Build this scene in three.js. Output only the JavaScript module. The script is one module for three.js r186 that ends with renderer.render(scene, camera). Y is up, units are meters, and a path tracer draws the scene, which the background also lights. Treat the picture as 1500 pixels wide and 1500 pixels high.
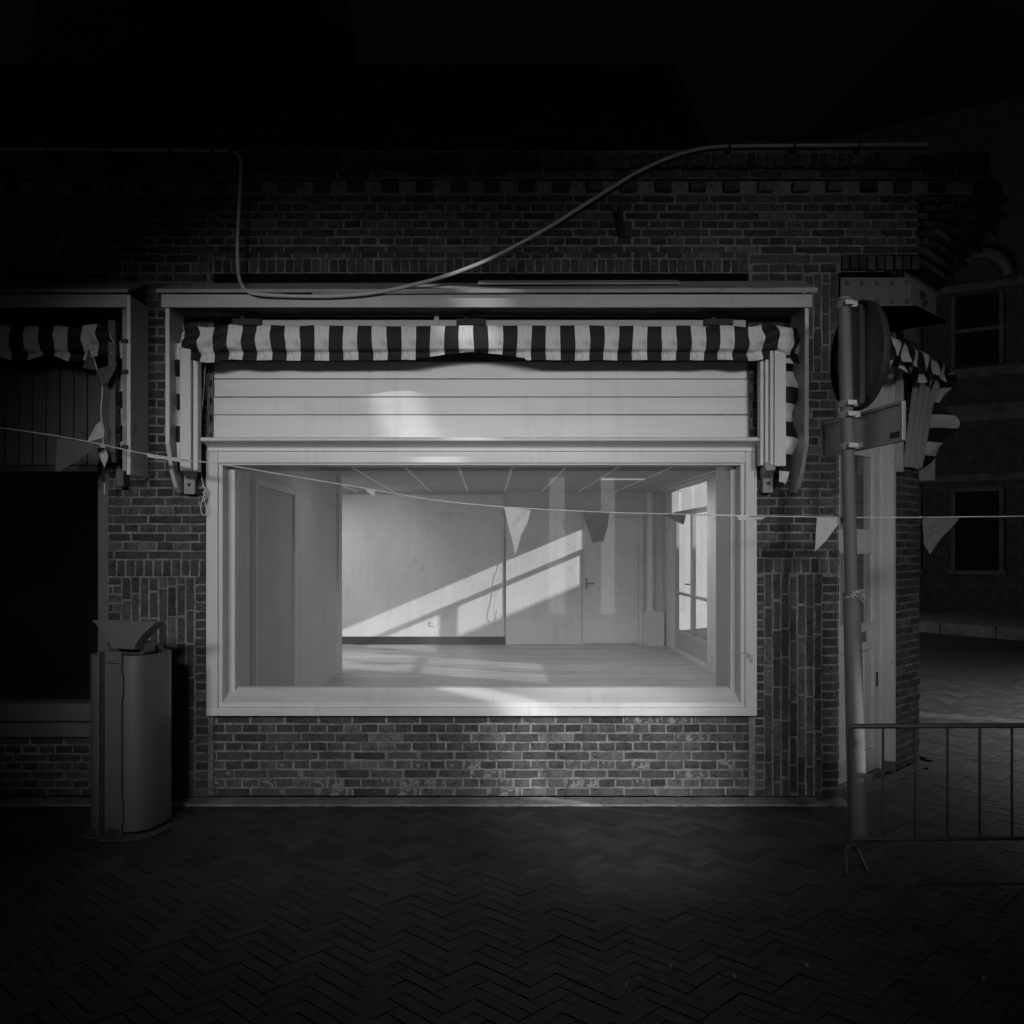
import * as THREE from 'three';
import { mergeGeometries, mergeVertices } from 'three/addons/utils/BufferGeometryUtils.js';
import { TessellateModifier } from 'three/addons/modifiers/TessellateModifier.js';
import { RoundedBoxGeometry } from 'three/addons/geometries/RoundedBoxGeometry.js';
import { RectAreaLightUniformsLib } from 'three/addons/lights/RectAreaLightUniformsLib.js';

// ---------------------------------------------------------------- camera, sky, sun, exposure
const scene = new THREE.Scene();
const FOCAL = 1322, EYE = 1.6, DIST = 5.7;                       // 1500 px frame, lens shifted
const camera = new THREE.PerspectiveCamera(2 * Math.atan(750 / FOCAL) * 180 / Math.PI, 1, 0.1, 200);
camera.position.set(0, EYE, DIST); camera.lookAt(0, EYE, -10);
camera.setViewOffset(1500, 1500, 35, -50, 1500, 1500);
const renderer = new THREE.WebGLRenderer({ antialias: true });
renderer.toneMapping = THREE.LinearToneMapping; renderer.toneMappingExposure = 1;
renderer.shadowMap.enabled = true;
RectAreaLightUniformsLib.init();
{ // a clear night-dark sky, the same in every direction
  const d = new Float32Array(8 * 4 * 4);
  for (let i = 0; i < 32; i++) { d[i * 4] = d[i * 4 + 1] = d[i * 4 + 2] = 0.0011; d[i * 4 + 3] = 1; }
  const t = new THREE.DataTexture(d, 8, 4, THREE.RGBAFormat, THREE.FloatType);
  t.mapping = THREE.EquirectangularReflectionMapping; t.needsUpdate = true;
  scene.background = t; scene.environment = t;
}
const SUNDIR = new THREE.Vector3(1, 0.42, 0.5);                  // towards the sun
const sun = new THREE.DirectionalLight(0xffffff, 4.3);
sun.position.copy(SUNDIR).multiplyScalar(30); sun.target.position.set(0, 0, -3);
sun.position.add(sun.target.position);
sun.castShadow = true; sun.shadow.radius = 1.0; sun.shadow.mapSize.set(4096, 4096);
Object.assign(sun.shadow.camera, { left: -25, right: 25, top: 25, bottom: -25, near: 1, far: 90 });
scene.add(sun, sun.target);

// ---------------------------------------------------------------- helpers
let seed = 7;
const rnd = () => { seed |= 0; seed = seed + 0x6D2B79F5 | 0; let t = Math.imul(seed ^ seed >>> 15, 1 | seed); t = t + Math.imul(t ^ t >>> 7, 61 | t) ^ t; return ((t ^ t >>> 14) >>> 0) / 4294967296; };
const rr = (a, b) => a + (b - a) * rnd();
const V = (x, y, z) => new THREE.Vector3(x, y, z);
const fx = (px, z = 0) => (px - 715) * (DIST - z) / FOCAL;        // photograph measurements to metres at depth z
const fy = (py, z = 0) => EYE + (800 - py) * (DIST - z) / FOCAL;
const at = (px, py, z = 0) => V(fx(px, z), fy(py, z), z);

const used = new Map();
function numbered(n) { const k = used.get(n) || 0; used.set(n, k + 1); return k ? `${n}_${String(k).padStart(3, '0')}` : n; }
function thing(name, label, category, pos = [0, 0, 0], turn = 0, group) {
  const o = new THREE.Group(); o.name = numbered(name); o.position.set(...pos); o.rotation.y = turn;
  o.userData = { label, category }; if (group) o.userData.group = group; scene.add(o); return o;
}
function mesh(name, geo, m, parent) {
  const o = new THREE.Mesh(Array.isArray(geo) ? merge(geo) : geo, m); o.name = name; o.castShadow = o.receiveShadow = true;
  if (parent) parent.add(o); else { o.name = numbered(name); scene.add(o); }
  return o;
}
function part(name, parent) { const g = new THREE.Group(); g.name = name; parent.add(g); return g; }
function structure(o) { o.userData.kind = 'structure'; return o; }
function stuff(o) { o.userData.kind = 'stuff'; return o; }
function metres(g0) {                                             // uv in metres by the way each face points
  const g = g0.index ? g0.toNonIndexed() : g0; const p = g.attributes.position, n = p.count, uv = new Float32Array(n * 2);
  const a = V(), b = V(), c = V();
  for (let i = 0; i < n; i += 3) {
    a.fromBufferAttribute(p, i); b.fromBufferAttribute(p, i + 1); c.fromBufferAttribute(p, i + 2);
    const nx = Math.abs((b.y - a.y) * (c.z - a.z) - (b.z - a.z) * (c.y - a.y)), ny = Math.abs((b.z - a.z) * (c.x - a.x) - (b.x - a.x) * (c.z - a.z)), nz = Math.abs((b.x - a.x) * (c.y - a.y) - (b.y - a.y) * (c.x - a.x));
    [a, b, c].forEach((q, k) => {
      const [u, v] = nz >= nx && nz >= ny ? [q.x, q.y] : nx >= ny ? [q.z, q.y] : [q.x, q.z];
      uv[(i + k) * 2] = u; uv[(i + k) * 2 + 1] = v;
    });
  }
  g.setAttribute('uv', new THREE.BufferAttribute(uv, 2));
  return g;
}
function merge(list) {
  const l = list.map(g => { const q = g.index ? g.toNonIndexed() : g; for (const k of Object.keys(q.attributes)) if (!['position', 'normal', 'uv', 'color'].includes(k)) q.deleteAttribute(k); return q; });
  return l.length === 1 ? l[0] : mergeGeometries(l);
}
function box(x0, x1, y0, y1, z0, z1, bevel = 0) {
  const w = x1 - x0, h = y1 - y0, d = z1 - z0;
  const b = Math.min(bevel, w * 0.45, h * 0.45, d * 0.45);
  const g = b > 0.0005 ? new RoundedBoxGeometry(w, h, d, 2, b) : new THREE.BoxGeometry(w, h, d);
  g.translate((x0 + x1) / 2, (y0 + y1) / 2, (z0 + z1) / 2);
  return metres(g);
}
function prism(pts, depth, bevel = 0, segs = 8) {                 // an outline in x,y pushed along z from 0 to depth
  const s = new THREE.Shape(pts.map(p => new THREE.Vector2(p[0], p[1])));
  const g = new THREE.ExtrudeGeometry(s, { depth: depth - 2 * bevel, bevelEnabled: bevel > 0, bevelThickness: bevel, bevelSize: bevel, bevelOffset: -bevel, bevelSegments: 2, curveSegments: segs });
  g.translate(0, 0, bevel);
  return metres(g);
}
function profile(pts, x0, x1) {                                   // an outline in z,y pushed along x
  const g = prism(pts.map(([z, y]) => [-z, y]), x1 - x0); g.rotateY(Math.PI / 2); g.translate(x0, 0, 0); return metres(g);
}
function tube(points, r, seg = 40, rad = 7, closed = false, tension = 0.5) {
  return new THREE.TubeGeometry(new THREE.CatmullRomCurve3(points, closed, 'catmullrom', tension), seg, r, rad, closed);
}
function rod(a, b, r0, r1 = r0, seg = 14) {
  const d = b.clone().sub(a), g = new THREE.CylinderGeometry(r1, r0, d.length(), seg);
  g.applyQuaternion(new THREE.Quaternion().setFromUnitVectors(V(0, 1, 0), d.clone().normalize()));
  g.translate((a.x + b.x) / 2, (a.y + b.y) / 2, (a.z + b.z) / 2); return g;
}
function beam(a, b, w, h) {                                       // a square bar between two points
  const d = b.clone().sub(a), L = d.length(), g = new RoundedBoxGeometry(w, L, h, 1, Math.min(w, h) * 0.12);
  g.applyQuaternion(new THREE.Quaternion().setFromUnitVectors(V(0, 1, 0), d.normalize()));
  g.translate((a.x + b.x) / 2, (a.y + b.y) / 2, (a.z + b.z) / 2); return metres(g);
}
function sheet(nu, nv, f, uvf) {                                  // cloth or other curved sheet
  const pos = [], uv = [], idx = [];
  for (let j = 0; j <= nv; j++) for (let i = 0; i <= nu; i++) {
    const u = i / nu, v = j / nv, p = f(u, v); pos.push(p.x, p.y, p.z); uv.push(...(uvf ? uvf(u, v, p) : [u, v]));
  }
  for (let j = 0; j < nv; j++) for (let i = 0; i < nu; i++) { const a = j * (nu + 1) + i, b = a + 1, c = a + nu + 1, d = c + 1; idx.push(a, b, d, a, d, c); }
  const g = new THREE.BufferGeometry();
  g.setAttribute('position', new THREE.Float32BufferAttribute(pos, 3)); g.setAttribute('uv', new THREE.Float32BufferAttribute(uv, 2));
  g.setIndex(idx); g.computeVertexNormals(); return g;
}

function solid(pts, y0, y1) { const g = prism(pts.map(([x, z]) => [x, -z]), y1 - y0); g.rotateX(-Math.PI / 2); g.translate(0, y0, 0); return metres(g); }

// ---------------------------------------------------------------- textures (grain, stains, weave, print only)
function lattice(n) { const a = new Float32Array(n * n); for (let i = 0; i < n * n; i++) a[i] = rnd(); return a; }
function noiser(N, cells, sx = 1, sy = 1) {                       // tileable value noise, cells may differ in x and y
  const cx = cells * sx, cy = cells * sy, a = new Float32Array(cx * cy); for (let i = 0; i < a.length; i++) a[i] = rnd();
  return (x, y) => {
    const u = x / N * cx, v = y / N * cy, i = Math.floor(u), j = Math.floor(v), f = u - i, g = v - j;
    const s = f * f * (3 - 2 * f), t = g * g * (3 - 2 * g), i1 = (i + 1) % cx, j1 = (j + 1) % cy, i0 = i % cx, j0 = j % cy;
    return (a[j0 * cx + i0] * (1 - s) + a[j0 * cx + i1] * s) * (1 - t) + (a[j1 * cx + i0] * (1 - s) + a[j1 * cx + i1] * s) * t;
  };
}
function texture(N, size, f, color = true) {                      // size: metres that one repeat covers
  const d = new Uint8Array(N * N * 4);
  for (let y = 0; y < N; y++) for (let x = 0; x < N; x++) {
    let v = Math.min(1, Math.max(0, f(x, y))); if (color) v = v <= 0.0031308 ? v * 12.92 : 1.055 * Math.pow(v, 1 / 2.4) - 0.055;
    const k = (y * N + x) * 4; d[k] = d[k + 1] = d[k + 2] = Math.round(v * 255); d[k + 3] = 255;
  }
  const t = new THREE.DataTexture(d, N, N, THREE.RGBAFormat, THREE.UnsignedByteType);
  t.wrapS = t.wrapT = THREE.RepeatWrapping; t.magFilter = THREE.LinearFilter; t.minFilter = THREE.LinearMipmapLinearFilter; t.generateMipmaps = true;
  t.repeat.set(1 / size, 1 / size); if (color) t.colorSpace = THREE.SRGBColorSpace; t.needsUpdate = true; return t;
}
function fbm(N, base, oct, sx = 1, sy = 1) {
  const fs = []; for (let o = 0; o < oct; o++) fs.push(noiser(N, base << o, sx, sy));
  return (x, y) => { let s = 0, w = 0.5, t = 0; for (const f of fs) { s += f(x, y) * w; t += w; w *= 0.6; } return s / t; };
}
const NT = 512;
const n1 = fbm(NT, 6, 6), n2 = fbm(NT, 4, 4), n3 = fbm(NT, 40, 3), n4 = fbm(NT, 9, 5), streak = fbm(NT, 2, 5, 1, 12), streakV = fbm(NT, 2, 5, 12, 1);
const smooth = (a, b, v) => { const t = Math.min(1, Math.max(0, (v - a) / (b - a))); return t * t * (3 - 2 * t); };
const T = {
  brick: texture(NT, 0.7, (x, y) => 0.3 + 0.75 * n1(x, y) + 0.6 * (n3(x, y) - 0.5) + (smooth(0.72, 0.86, n4(x, y)) * 0.4) - smooth(0.66, 0.8, n3(y, x)) * 0.35),
  bloom: texture(NT, 0.7, (x, y) => 0.22 + 0.2 * n1(x, y) + 0.95 * smooth(0.48, 0.68, n3(x, y)) * smooth(0.38, 0.6, n4(x, y))),
  brickBump: texture(NT, 0.7, (x, y) => 0.6 * n3(x, y) + 0.4 * n1(x, y), false),
  mortar: texture(NT, 0.6, (x, y) => 0.55 + 0.5 * (n1(x, y) - 0.5) + 0.6 * (n3(x, y) - 0.5)),
  paint: texture(NT, 1.4, (x, y) => 0.88 + 0.22 * (streak(x, y) - 0.5) + 0.16 * (n2(x, y) - 0.5) - 0.06 * smooth(0.6, 0.75, streakV(x, y)) - 0.35 * smooth(0.76, 0.84, n4(x, y)) * smooth(0.5, 0.7, n3(x, y))),
  paintV: texture(NT, 1.4, (x, y) => 0.9 + 0.14 * (streakV(x, y) - 0.5) + 0.1 * (n2(x, y) - 0.5) - 0.5 * smooth(0.7, 0.8, n4(y, x)) * smooth(0.5, 0.65, n3(x, y))),
  wood: texture(NT, 0.8, (x, y) => 0.45 + 0.6 * streak(x, y) * (0.7 + 0.6 * n1(x, y)) - 0.3 * smooth(0.66, 0.8, n4(x, y))),
  stone: texture(NT, 1.1, (x, y) => 0.55 + 0.6 * (n1(x, y) - 0.5) + 0.35 * (n3(x, y) - 0.5) + 0.2 * smooth(0.68, 0.8, n4(x, y))),
  floor: texture(NT, 2.6, (x, y) => 0.72 + 0.5 * (streak(x, y) - 0.5) + 0.25 * (n3(x, y) - 0.5) + 0.3 * (n1(x, y) - 0.5)),
  plaster: texture(NT, 2.4, (x, y) => 0.9 + 0.16 * (n2(x, y) - 0.5) + 0.08 * (n3(x, y) - 0.5) - 0.13 * smooth(0.62, 0.75, n4(x, y)) * smooth(0.45, 0.7, n1(y, x)) - 0.05 * smooth(0.6, 0.7, streakV(x, y))),
  metal: texture(NT, 0.5, (x, y) => 0.85 + 0.25 * (n1(x, y) - 0.5) - 0.25 * smooth(0.66, 0.8, n4(x, y))),
  grain: texture(NT, 0.5, (x, y) => n3(x, y), false),
  slats: texture(NT, 0.6, (x, y) => (((y / NT * 5) % 1) < 0.3 ? 0.3 : 0.85) + 0.15 * (streak(x, y) - 0.5)),
};
// striped awning cloth: one repeat = one white and one black stripe
{
  const N = 512, w = fbm(N, 60, 2), dirt = fbm(N, 8, 4);
  T.stripe = texture(N, 1, (x, y) => (x < N / 2 ? 0.72 - 0.22 * smooth(0.5, 0.8, dirt(x, y)) : 0.012) * (0.92 + 0.16 * w(x, y)));
}
// ---------------------------------------------------------------- materials, all base colours
const grey = v => new THREE.Color().setRGB(v, v, v);
const M = (v, o = {}) => new THREE.MeshStandardMaterial({ color: grey(v), roughness: 0.8, ...o });
const mat = {
  brick: M(1, { vertexColors: true, map: T.brick, bumpMap: T.brickBump, bumpScale: 0.004, roughness: 0.92 }),
  bloom: M(1, { vertexColors: true, map: T.bloom, bumpMap: T.brickBump, bumpScale: 0.004, roughness: 0.95 }),
  mortar: M(0.34, { map: T.mortar, bumpMap: T.brickBump, bumpScale: 0.004, roughness: 0.97 }),
  paver: M(1, { vertexColors: true, map: T.stone, bumpMap: T.brickBump, bumpScale: 0.003, roughness: 0.72 }),
  joint: M(0.06, { map: T.mortar, roughness: 1 }),
  strip: M(0.34, { map: T.stone, bumpMap: T.brickBump, bumpScale: 0.006, roughness: 0.95 }),
  pad: M(0.13, { map: T.stone, bumpMap: T.brickBump, bumpScale: 0.008, roughness: 1 }),
  white: M(0.74, { map: T.paint, roughness: 0.45 }),
  whiteV: M(0.68, { map: T.paintV, roughness: 0.5 }),
  worn: M(0.4, { map: T.wood, roughness: 0.8 }),
  hood: M(0.5, { map: T.paint, roughness: 0.6 }),
  greyPaint: M(0.14, { map: T.paintV, roughness: 0.6 }),
  darkPaint: M(0.06, { map: T.paintV, roughness: 0.5 }),
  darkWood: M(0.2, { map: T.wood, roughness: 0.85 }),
  cloth: new THREE.MeshStandardMaterial({ map: T.stripe, roughness: 0.75, side: THREE.DoubleSide }),
  flag: new THREE.MeshPhysicalMaterial({ color: grey(0.78), transmission: 0.3, thickness: 0, roughness: 0.9, side: THREE.DoubleSide, map: T.plaster }),
  flagGrey: M(0.12, { roughness: 0.8, side: THREE.DoubleSide, map: T.plaster }),
  string: M(0.6, { roughness: 0.9 }),
  cable: M(0.5, { roughness: 0.5 }),
  steel: M(0.19, { map: T.metal, roughness: 0.7, metalness: 0.1 }),
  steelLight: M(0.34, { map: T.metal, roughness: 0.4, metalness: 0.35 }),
  clamp: M(0.42, { roughness: 0.5, metalness: 0.3, map: T.metal }),
  iron: M(0.03, { map: T.metal, roughness: 0.7 }),
  bin: M(0.13, { map: T.metal, roughness: 0.42, metalness: 0.15 }),
  barrier: M(0.09, { map: T.metal, roughness: 0.5, metalness: 0.4 }),
  black: M(0.01, { roughness: 0.9 }),
  rubber: M(0.02, { roughness: 0.9 }),
  plaster: M(0.66, { map: T.plaster, roughness: 0.85 }),
  board: M(0.74, { map: T.plaster, roughness: 0.6 }),
  greyDoor: M(0.42, { map: T.plaster, roughness: 0.55 }),
  tile: M(0.42, { map: T.slats, roughness: 0.9 }),
  floor: M(0.5, { map: T.floor, roughness: 0.38 }),
  panel: new THREE.MeshStandardMaterial({ color: grey(0.8), emissive: grey(1), emissiveIntensity: 0.25 }),
  clearGlass: new THREE.MeshPhysicalMaterial({ color: 0xffffff, transmission: 1, thickness: 0, roughness: 0, ior: 1.5 }),
  glass: new THREE.MeshPhysicalMaterial({ color: 0xffffff, transmission: 0.955, thickness: 0, roughness: 0, ior: 1.52 }),
  render: M(0.82, { map: T.plaster, roughness: 0.9 }),
  farBrick: M(0.13, { map: T.brick, roughness: 0.95 }),
  farStone: M(0.3, { map: T.stone, roughness: 0.95 }),
  van: M(0.1, { roughness: 0.35 }),
  addedGlow: new THREE.MeshStandardMaterial({ color: grey(0.6), emissive: grey(1), emissiveIntensity: 0.75 }),
  addedLamp: new THREE.MeshStandardMaterial({ color: grey(0.8), emissive: grey(1), emissiveIntensity: 1.5 }),
};

// ---------------------------------------------------------------- brick kit
const brickCache = new Map();
function brickGeo(w, h, d, tone, variant) {                       // front face towards +z at z = 0, centred on x and y
  const W = Math.max(0.02, Math.round(w * 200) / 200), H = Math.round(h * 1000) / 1000, key = `${W},${H},${d},${tone},${variant}`;
  if (brickCache.has(key)) return brickCache.get(key);
  const keep = seed; seed = 1000 + variant * 77 + Math.round(W * 1000);
  const b = variant > 8 ? 0.0014 : 0.0035, hw = W / 2, hh = H / 2, j = () => rr(-0.0032, 0.0032) * (variant > 8 ? 0.4 : 1), pos = [], n = 2 + (W > 0.15 ? 1 : 0);
  const top = [], bot = [], topF = [], botF = [];
  for (let i = 0; i <= n; i++) {
    const x = -hw + W * i / n, e = i === 0 ? 1 : i === n ? -1 : 0, jy = j(), jx = e ? j() : 0;
    top.push(V(x + jx, hh + jy, -b * 1.3)); const ky = j(); bot.push(V(x + jx, -hh + ky, -b * 1.3));
    topF.push(V(x + jx + e * b, hh + jy - b, j() * 0.6)); botF.push(V(x + jx + e * b, -hh + ky + b, j() * 0.6));
  }
  const tri = (a, c, e) => pos.push(a.x, a.y, a.z, c.x, c.y, c.z, e.x, e.y, e.z), quad = (a, c, e, g) => { tri(a, c, e); tri(a, e, g); };
  const back = p => V(p.x, p.y, -d);
  for (let i = 0; i < n; i++) {
    quad(botF[i], botF[i + 1], topF[i + 1], topF[i]);
    quad(topF[i], topF[i + 1], top[i + 1], top[i]); quad(bot[i], bot[i + 1], botF[i + 1], botF[i]);
    quad(top[i], top[i + 1], back(top[i + 1]), back(top[i])); quad(back(bot[i]), back(bot[i + 1]), bot[i + 1], bot[i]);
  }
  quad(bot[0], botF[0], topF[0], top[0]); quad(botF[n], bot[n], top[n], topF[n]);
  quad(back(bot[0]), bot[0], top[0], back(top[0])); quad(bot[n], back(bot[n]), back(top[n]), top[n]);
  const g = new THREE.BufferGeometry(); g.setAttribute('position', new THREE.Float32BufferAttribute(pos, 3)); g.computeVertexNormals(); metres(g);
  const ox = rnd(), oy = rnd(), uv = g.attributes.uv; for (let i = 0; i < uv.count; i++) uv.setXY(i, uv.getX(i) + ox, uv.getY(i) + oy);
  const c = new Float32Array(pos.length).fill(tone); g.setAttribute('color', new THREE.BufferAttribute(c, 3));
  seed = keep; brickCache.set(key, g); return g;
}
const TONES = [0.065, 0.08, 0.092, 0.107, 0.125, 0.16];
function tonePick(bias = 0) { return TONES[Math.min(5, Math.max(0, Math.floor(Math.pow(rnd(), 1.3) * 5.2 + bias)))]; }
// a sink gathers bricks: single meshes or one joined mesh
class Sink {
  constructor(parent, single, name = 'brick', m = mat.brick) { Object.assign(this, { parent, single, name, m, list: [] }); }
  add(cx, cy, w, h, z, { tone = tonePick(), m = this.m, d = 0.03, rot = 0 } = {}) {
    const g = brickGeo(w, h, d, tone, Math.floor(rnd() * 4)), jz = rr(-0.0025, 0.0025);
    if (this.single) { const o = mesh(this.name, g, m, this.parent); o.position.set(cx, cy, z + jz); o.rotation.z = rot + rr(-0.004, 0.004); } else {
      const q = g.clone(); q.rotateZ(rot + rr(-0.004, 0.004)); q.translate(cx, cy, z + jz); this.list.push(q);
    }
  }
  done(name = 'brickwork') { if (this.list.length) stuff(mesh(name, this.list, this.m, this.parent)); this.list = []; }
}
const CH = 0.0560, JT = 0.0100, BL = 0.215;
function bond(sink, x0, x1, y0, y1, z, o = {}) {                  // stretcher and header courses in turn
  const rows = Math.max(1, Math.round((y1 - y0) / CH)), ch = (y1 - y0) / rows;
  for (let r = 0; r < rows; r++) {
    const R = r + (o.row0 || 0), head = R % 2 === 1, L = head ? BL / 2 : BL, ph = (head ? BL / 4 : (R % 4 === 2 ? BL / 2 : 0)) + (o.phase || 0);
    const cy = y0 + (r + 0.5) * ch; let xr = x1 - (o.step ? o.step(r) : 0);
    let k = Math.floor((x0 - ph) / L);
    for (; ; k++) {
      let a = Math.max(x0, ph + k * L), b = Math.min(xr, ph + (k + 1) * L);
      if (a >= xr - 0.02) break; if (b - a < 0.03) continue;
      const put = (p, q) => { if (q - p > 0.03) sink.add((p + q) / 2, cy, q - p - JT + rr(-0.002, 0.002), ch - JT, z, o.pick ? o.pick(r, (p + q) / 2, cy) : {}); };
      if (o.crack) { const c = o.crack(cy); if (c > a && c < b) { put(a, c - 0.010); put(c + 0.010, b); continue; } }
      put(a, b);
    }
  }
}
function uprights(sink, x0, x1, y0, y1, z, o = {}) {              // bricks standing on end, joints stepped
  const cols = Math.max(1, Math.round((x1 - x0) / 0.056)), cw = (x1 - x0) / cols;
  for (let c = 0; c < cols; c++) {
    let y = y0 - (o.single ? 0 : ((c * 0.618) % 1) * BL * 0.9);
    while (y < y1 - 0.02) {
      const L = o.single ? y1 - y0 : rr(0.17, 0.225), a = Math.max(y, y0), b = Math.min(y + L, y1); y += L;
      if (b - a < 0.03) continue;
      sink.add(x0 + (c + 0.5) * cw, (a + b) / 2, b - a - JT, cw - JT, z, { rot: Math.PI / 2 });
    }
  }
}

// ================================================================ THE SETTING
structure(mesh('ground', box(-30, 40, -0.3, -0.026, -40, 30), mat.joint));
{ // herringbone clay pavers; the nearest 300 one by one
  const pave = new THREE.Group(); pave.name = 'pavement'; structure(pave); scene.add(pave);
  const L = 0.214, W = 0.067, tones = [0.036, 0.044, 0.051, 0.06, 0.072], cache = new Map();
  const geo = (tone, v, tight) => {                               // one direction of joints is tight, the other open
    const k = tone + ',' + v + tight; if (cache.has(k)) return cache.get(k);
    const g = brickGeo(L - (tight ? 0.0035 : 0.0006), W - (tight ? 0.0004 : 0.0045), 0.03, tone, v + 9).clone(); g.rotateX(-Math.PI / 2); cache.set(k, g); return g;
  };
  const all = [];
  const put = (x, z, ang, v) => all.push([x, z, ang, v]);
  const c45 = Math.SQRT1_2, span = 300;
  for (let i = -span; i <= span; i++) for (let j = -70; j <= 70; j++) {
    for (const v of [0, 1]) {
      const cx = v ? i * W - W / 2 + j * L : i * W + L / 2 + j * L, cz = v ? i * W + L / 2 - j * L : i * W + W / 2 - j * L;
      const x = (cx - cz) * c45, z = (cx + cz) * c45;
      put(x, z, v ? -Math.PI / 4 - Math.PI / 2 : -Math.PI / 4, v);
    }
  }
  const seen = all.filter(([x, z]) => {
    if (z > 3.6 || z < -12.2 || x < -4.8 || x > 11) return false;
    if (z < 0.02 && x < 2.27) return false; if (x > 2.2 && x < 3.3 && z < -(x - 2.21) + 0.03) return false;   // under the building
    if (z < -1.0 && x < 3.3) return false;
    const kerb = -11.2 + (x - 8.05) * 1.52; if (z < kerb + 0.1) return false;
    if (z < -2 && x < 3.4 + (-z - 2) * 0.4) return false;
    return true;
  });
  const scr = seen.map(([x, z, a, v]) => { const d = DIST - z, px = 715 + x * FOCAL / d, py = 800 + EYE * FOCAL / d; return [px > -30 && px < 1530 && py < 1530 ? d : 99 + d, x, z, a, v]; }).sort((p, q) => p[0] - q[0]);
  const joined = [];
  scr.forEach(([d, x, z, a, dir], k) => {
    const tone = tones[Math.floor(rnd() * 5)], v = Math.floor(rnd() * 4), y = rr(-0.0015, 0.0015), tx = rr(-0.006, 0.006), tz = rr(-0.006, 0.006);
    if (k < 300) { const o = mesh('paver', geo(tone, v, dir), mat.paver, pave); o.position.set(x, y, z); o.rotation.set(tx, a, tz); } else {
      const q = geo(tone, v, dir).clone(); q.rotateY(a + rr(-0.01, 0.01)); q.rotateX(tx); q.rotateZ(tz); q.translate(x, y, z); joined.push(q);
    }
  });
  stuff(mesh('far_pavers', joined, mat.paver, pave));
}
structure(mesh('concrete_strip', [box(-5, 2.24, -0.02, 0.012, -0.02, 0.15, 0.008)], mat.strip));
{ // raised footway across the side street
  const a = V(7.2, 0, -12.5), dir = V(1.05, 0, 1.6).normalize(), ang = Math.atan2(-dir.z, dir.x);
  const g = new THREE.Group(); g.name = 'sidewalk'; structure(g); scene.add(g); g.position.copy(a); g.rotation.y = ang;
  mesh('paving', box(0, 12, -0.02, 0.19, -6.5, -0.13), mat.farStone, g);
  for (let k = 0; k < 12; k++) mesh('kerb_stone', box(k + 0.006, k + 0.994, -0.02, 0.2, -0.125, 0.03, 0.015), mat.farStone, g);
}

// ================================================================ THE SHOP BUILDING
const shop = thing('shop_building', 'brick corner shop with large white-framed display window and corner door', 'shop');
const YT = fy(285), SILLB = fy(1047), WX0 = fx(305), WX1 = fx(1106);
{ // mortar core of the walls
  const core = [
    box(-6.5, fx(1345), fy(372) , 4.0, -0.3, -0.0045), box(-6.5, fx(1232), fy(400), fy(372), -0.3, -0.0045),
    box(fx(157), fx(312), 0.02, fy(400), -0.3, -0.0045),
    box(fx(1097), fx(1228), 0.02, fy(400), -0.3, -0.0045),
    box(fx(312), fx(1097), 0.02, fy(1045), -0.3, -0.0185),
    box(-6.5, fx(157), 0.02, fy(1079), -0.3, -0.0185),
  ];
  mesh('mortar', core, mat.mortar, shop);
}
const base = part('base_wall', shop), pil = part('brick_pier', shop), upper = part('upper_wall', shop), corn = part('cornice', shop);
const single = new Sink(base, true), pierOne = new Sink(pil, true), joinedPier = new Sink(pil, false), joinedUp = new Sink(upper, false);
{ // under the display window: brick by brick, salt bloom low down, a patch of paler bricks
  bond(single, fx(308), fx(1102), 0.012, SILLB - 0.004, -0.014, {
    pick: (r, x) => {
      const px = 715 + x * 232;
      if (px > 498 && px < 585 && r > 1 && r < 7 && rnd() < 0.75) return { tone: rr(0, 1) < 0.5 ? 0.17 : 0.14 };
      if (rnd() < (r < 4 ? 0.3 : 0.06)) return { m: mat.bloom, tone: 0.22 };
      return {};
    },
  });
  // left neighbour's base
  bond(joinedPier, -4.6, fx(157), 0.012, fy(1080), -0.014);
  // left pier
  bond(joinedPier, fx(157), fx(305), fy(820), fy(400), 0);
  uprights(joinedPier, fx(157), fx(305), fy(845), fy(820), 0, { single: true });
  bond(joinedPier, fx(157), fx(178), 0.012, fy(845), 0, { phase: 0.05 });
  uprights(joinedPier, fx(178), fx(285), 0.012, fy(845), 0);
  for (let y = 0.012; y < fy(848); y += CH) joinedPier.add(fx(295), y + CH / 2, fx(305) - fx(285) - JT, CH - JT, 0);
  bond(joinedPier, fx(305), fx(312), fy(645), fy(400), 0, { phase: 0.02 });
  // right pier
  bond(pierOne, fx(1106), fx(1228), fy(818), fy(640), 0);
  bond(joinedPier, fx(1097), fx(1180), fy(640), fy(400), 0);
  bond(joinedPier, fx(1180), fx(1228), fy(640), fy(545), 0);
  uprights(joinedPier, fx(1180), fx(1228), fy(545), fy(400), 0);
  uprights(joinedPier, fx(1106), fx(1228), fy(840), fy(818), 0, { single: true });
  for (let y = 0.012; y < fy(848); y += CH) { joinedPier.add(fx(1113), y + CH / 2, 0.06 - JT + 0.004, CH - JT, 0); joinedPier.add(fx(1216), y + CH / 2, 0.105 - JT, CH - JT, 0); }
  uprights(joinedPier, fx(1120), fx(1205), 0.012, fy(840), 0);
  // upper wall with its mended stepped crack, ending in corbel steps over the corner
  bond(joinedUp, -4.6, 3.06, fy(372), YT, 0, { crack: y => -2.82 + (y - 3.3) * 0.55, step: r => Math.max(0, 0.32 - r * 0.05) });
  bond(joinedUp, -4.6, fx(312), fy(400), fy(372), 0, { row0: 1 });
  bond(joinedUp, fx(1097), fx(1232), fy(400), fy(372), 0, { row0: 1 });
  joinedPier.done(); joinedUp.done();
}
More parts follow.
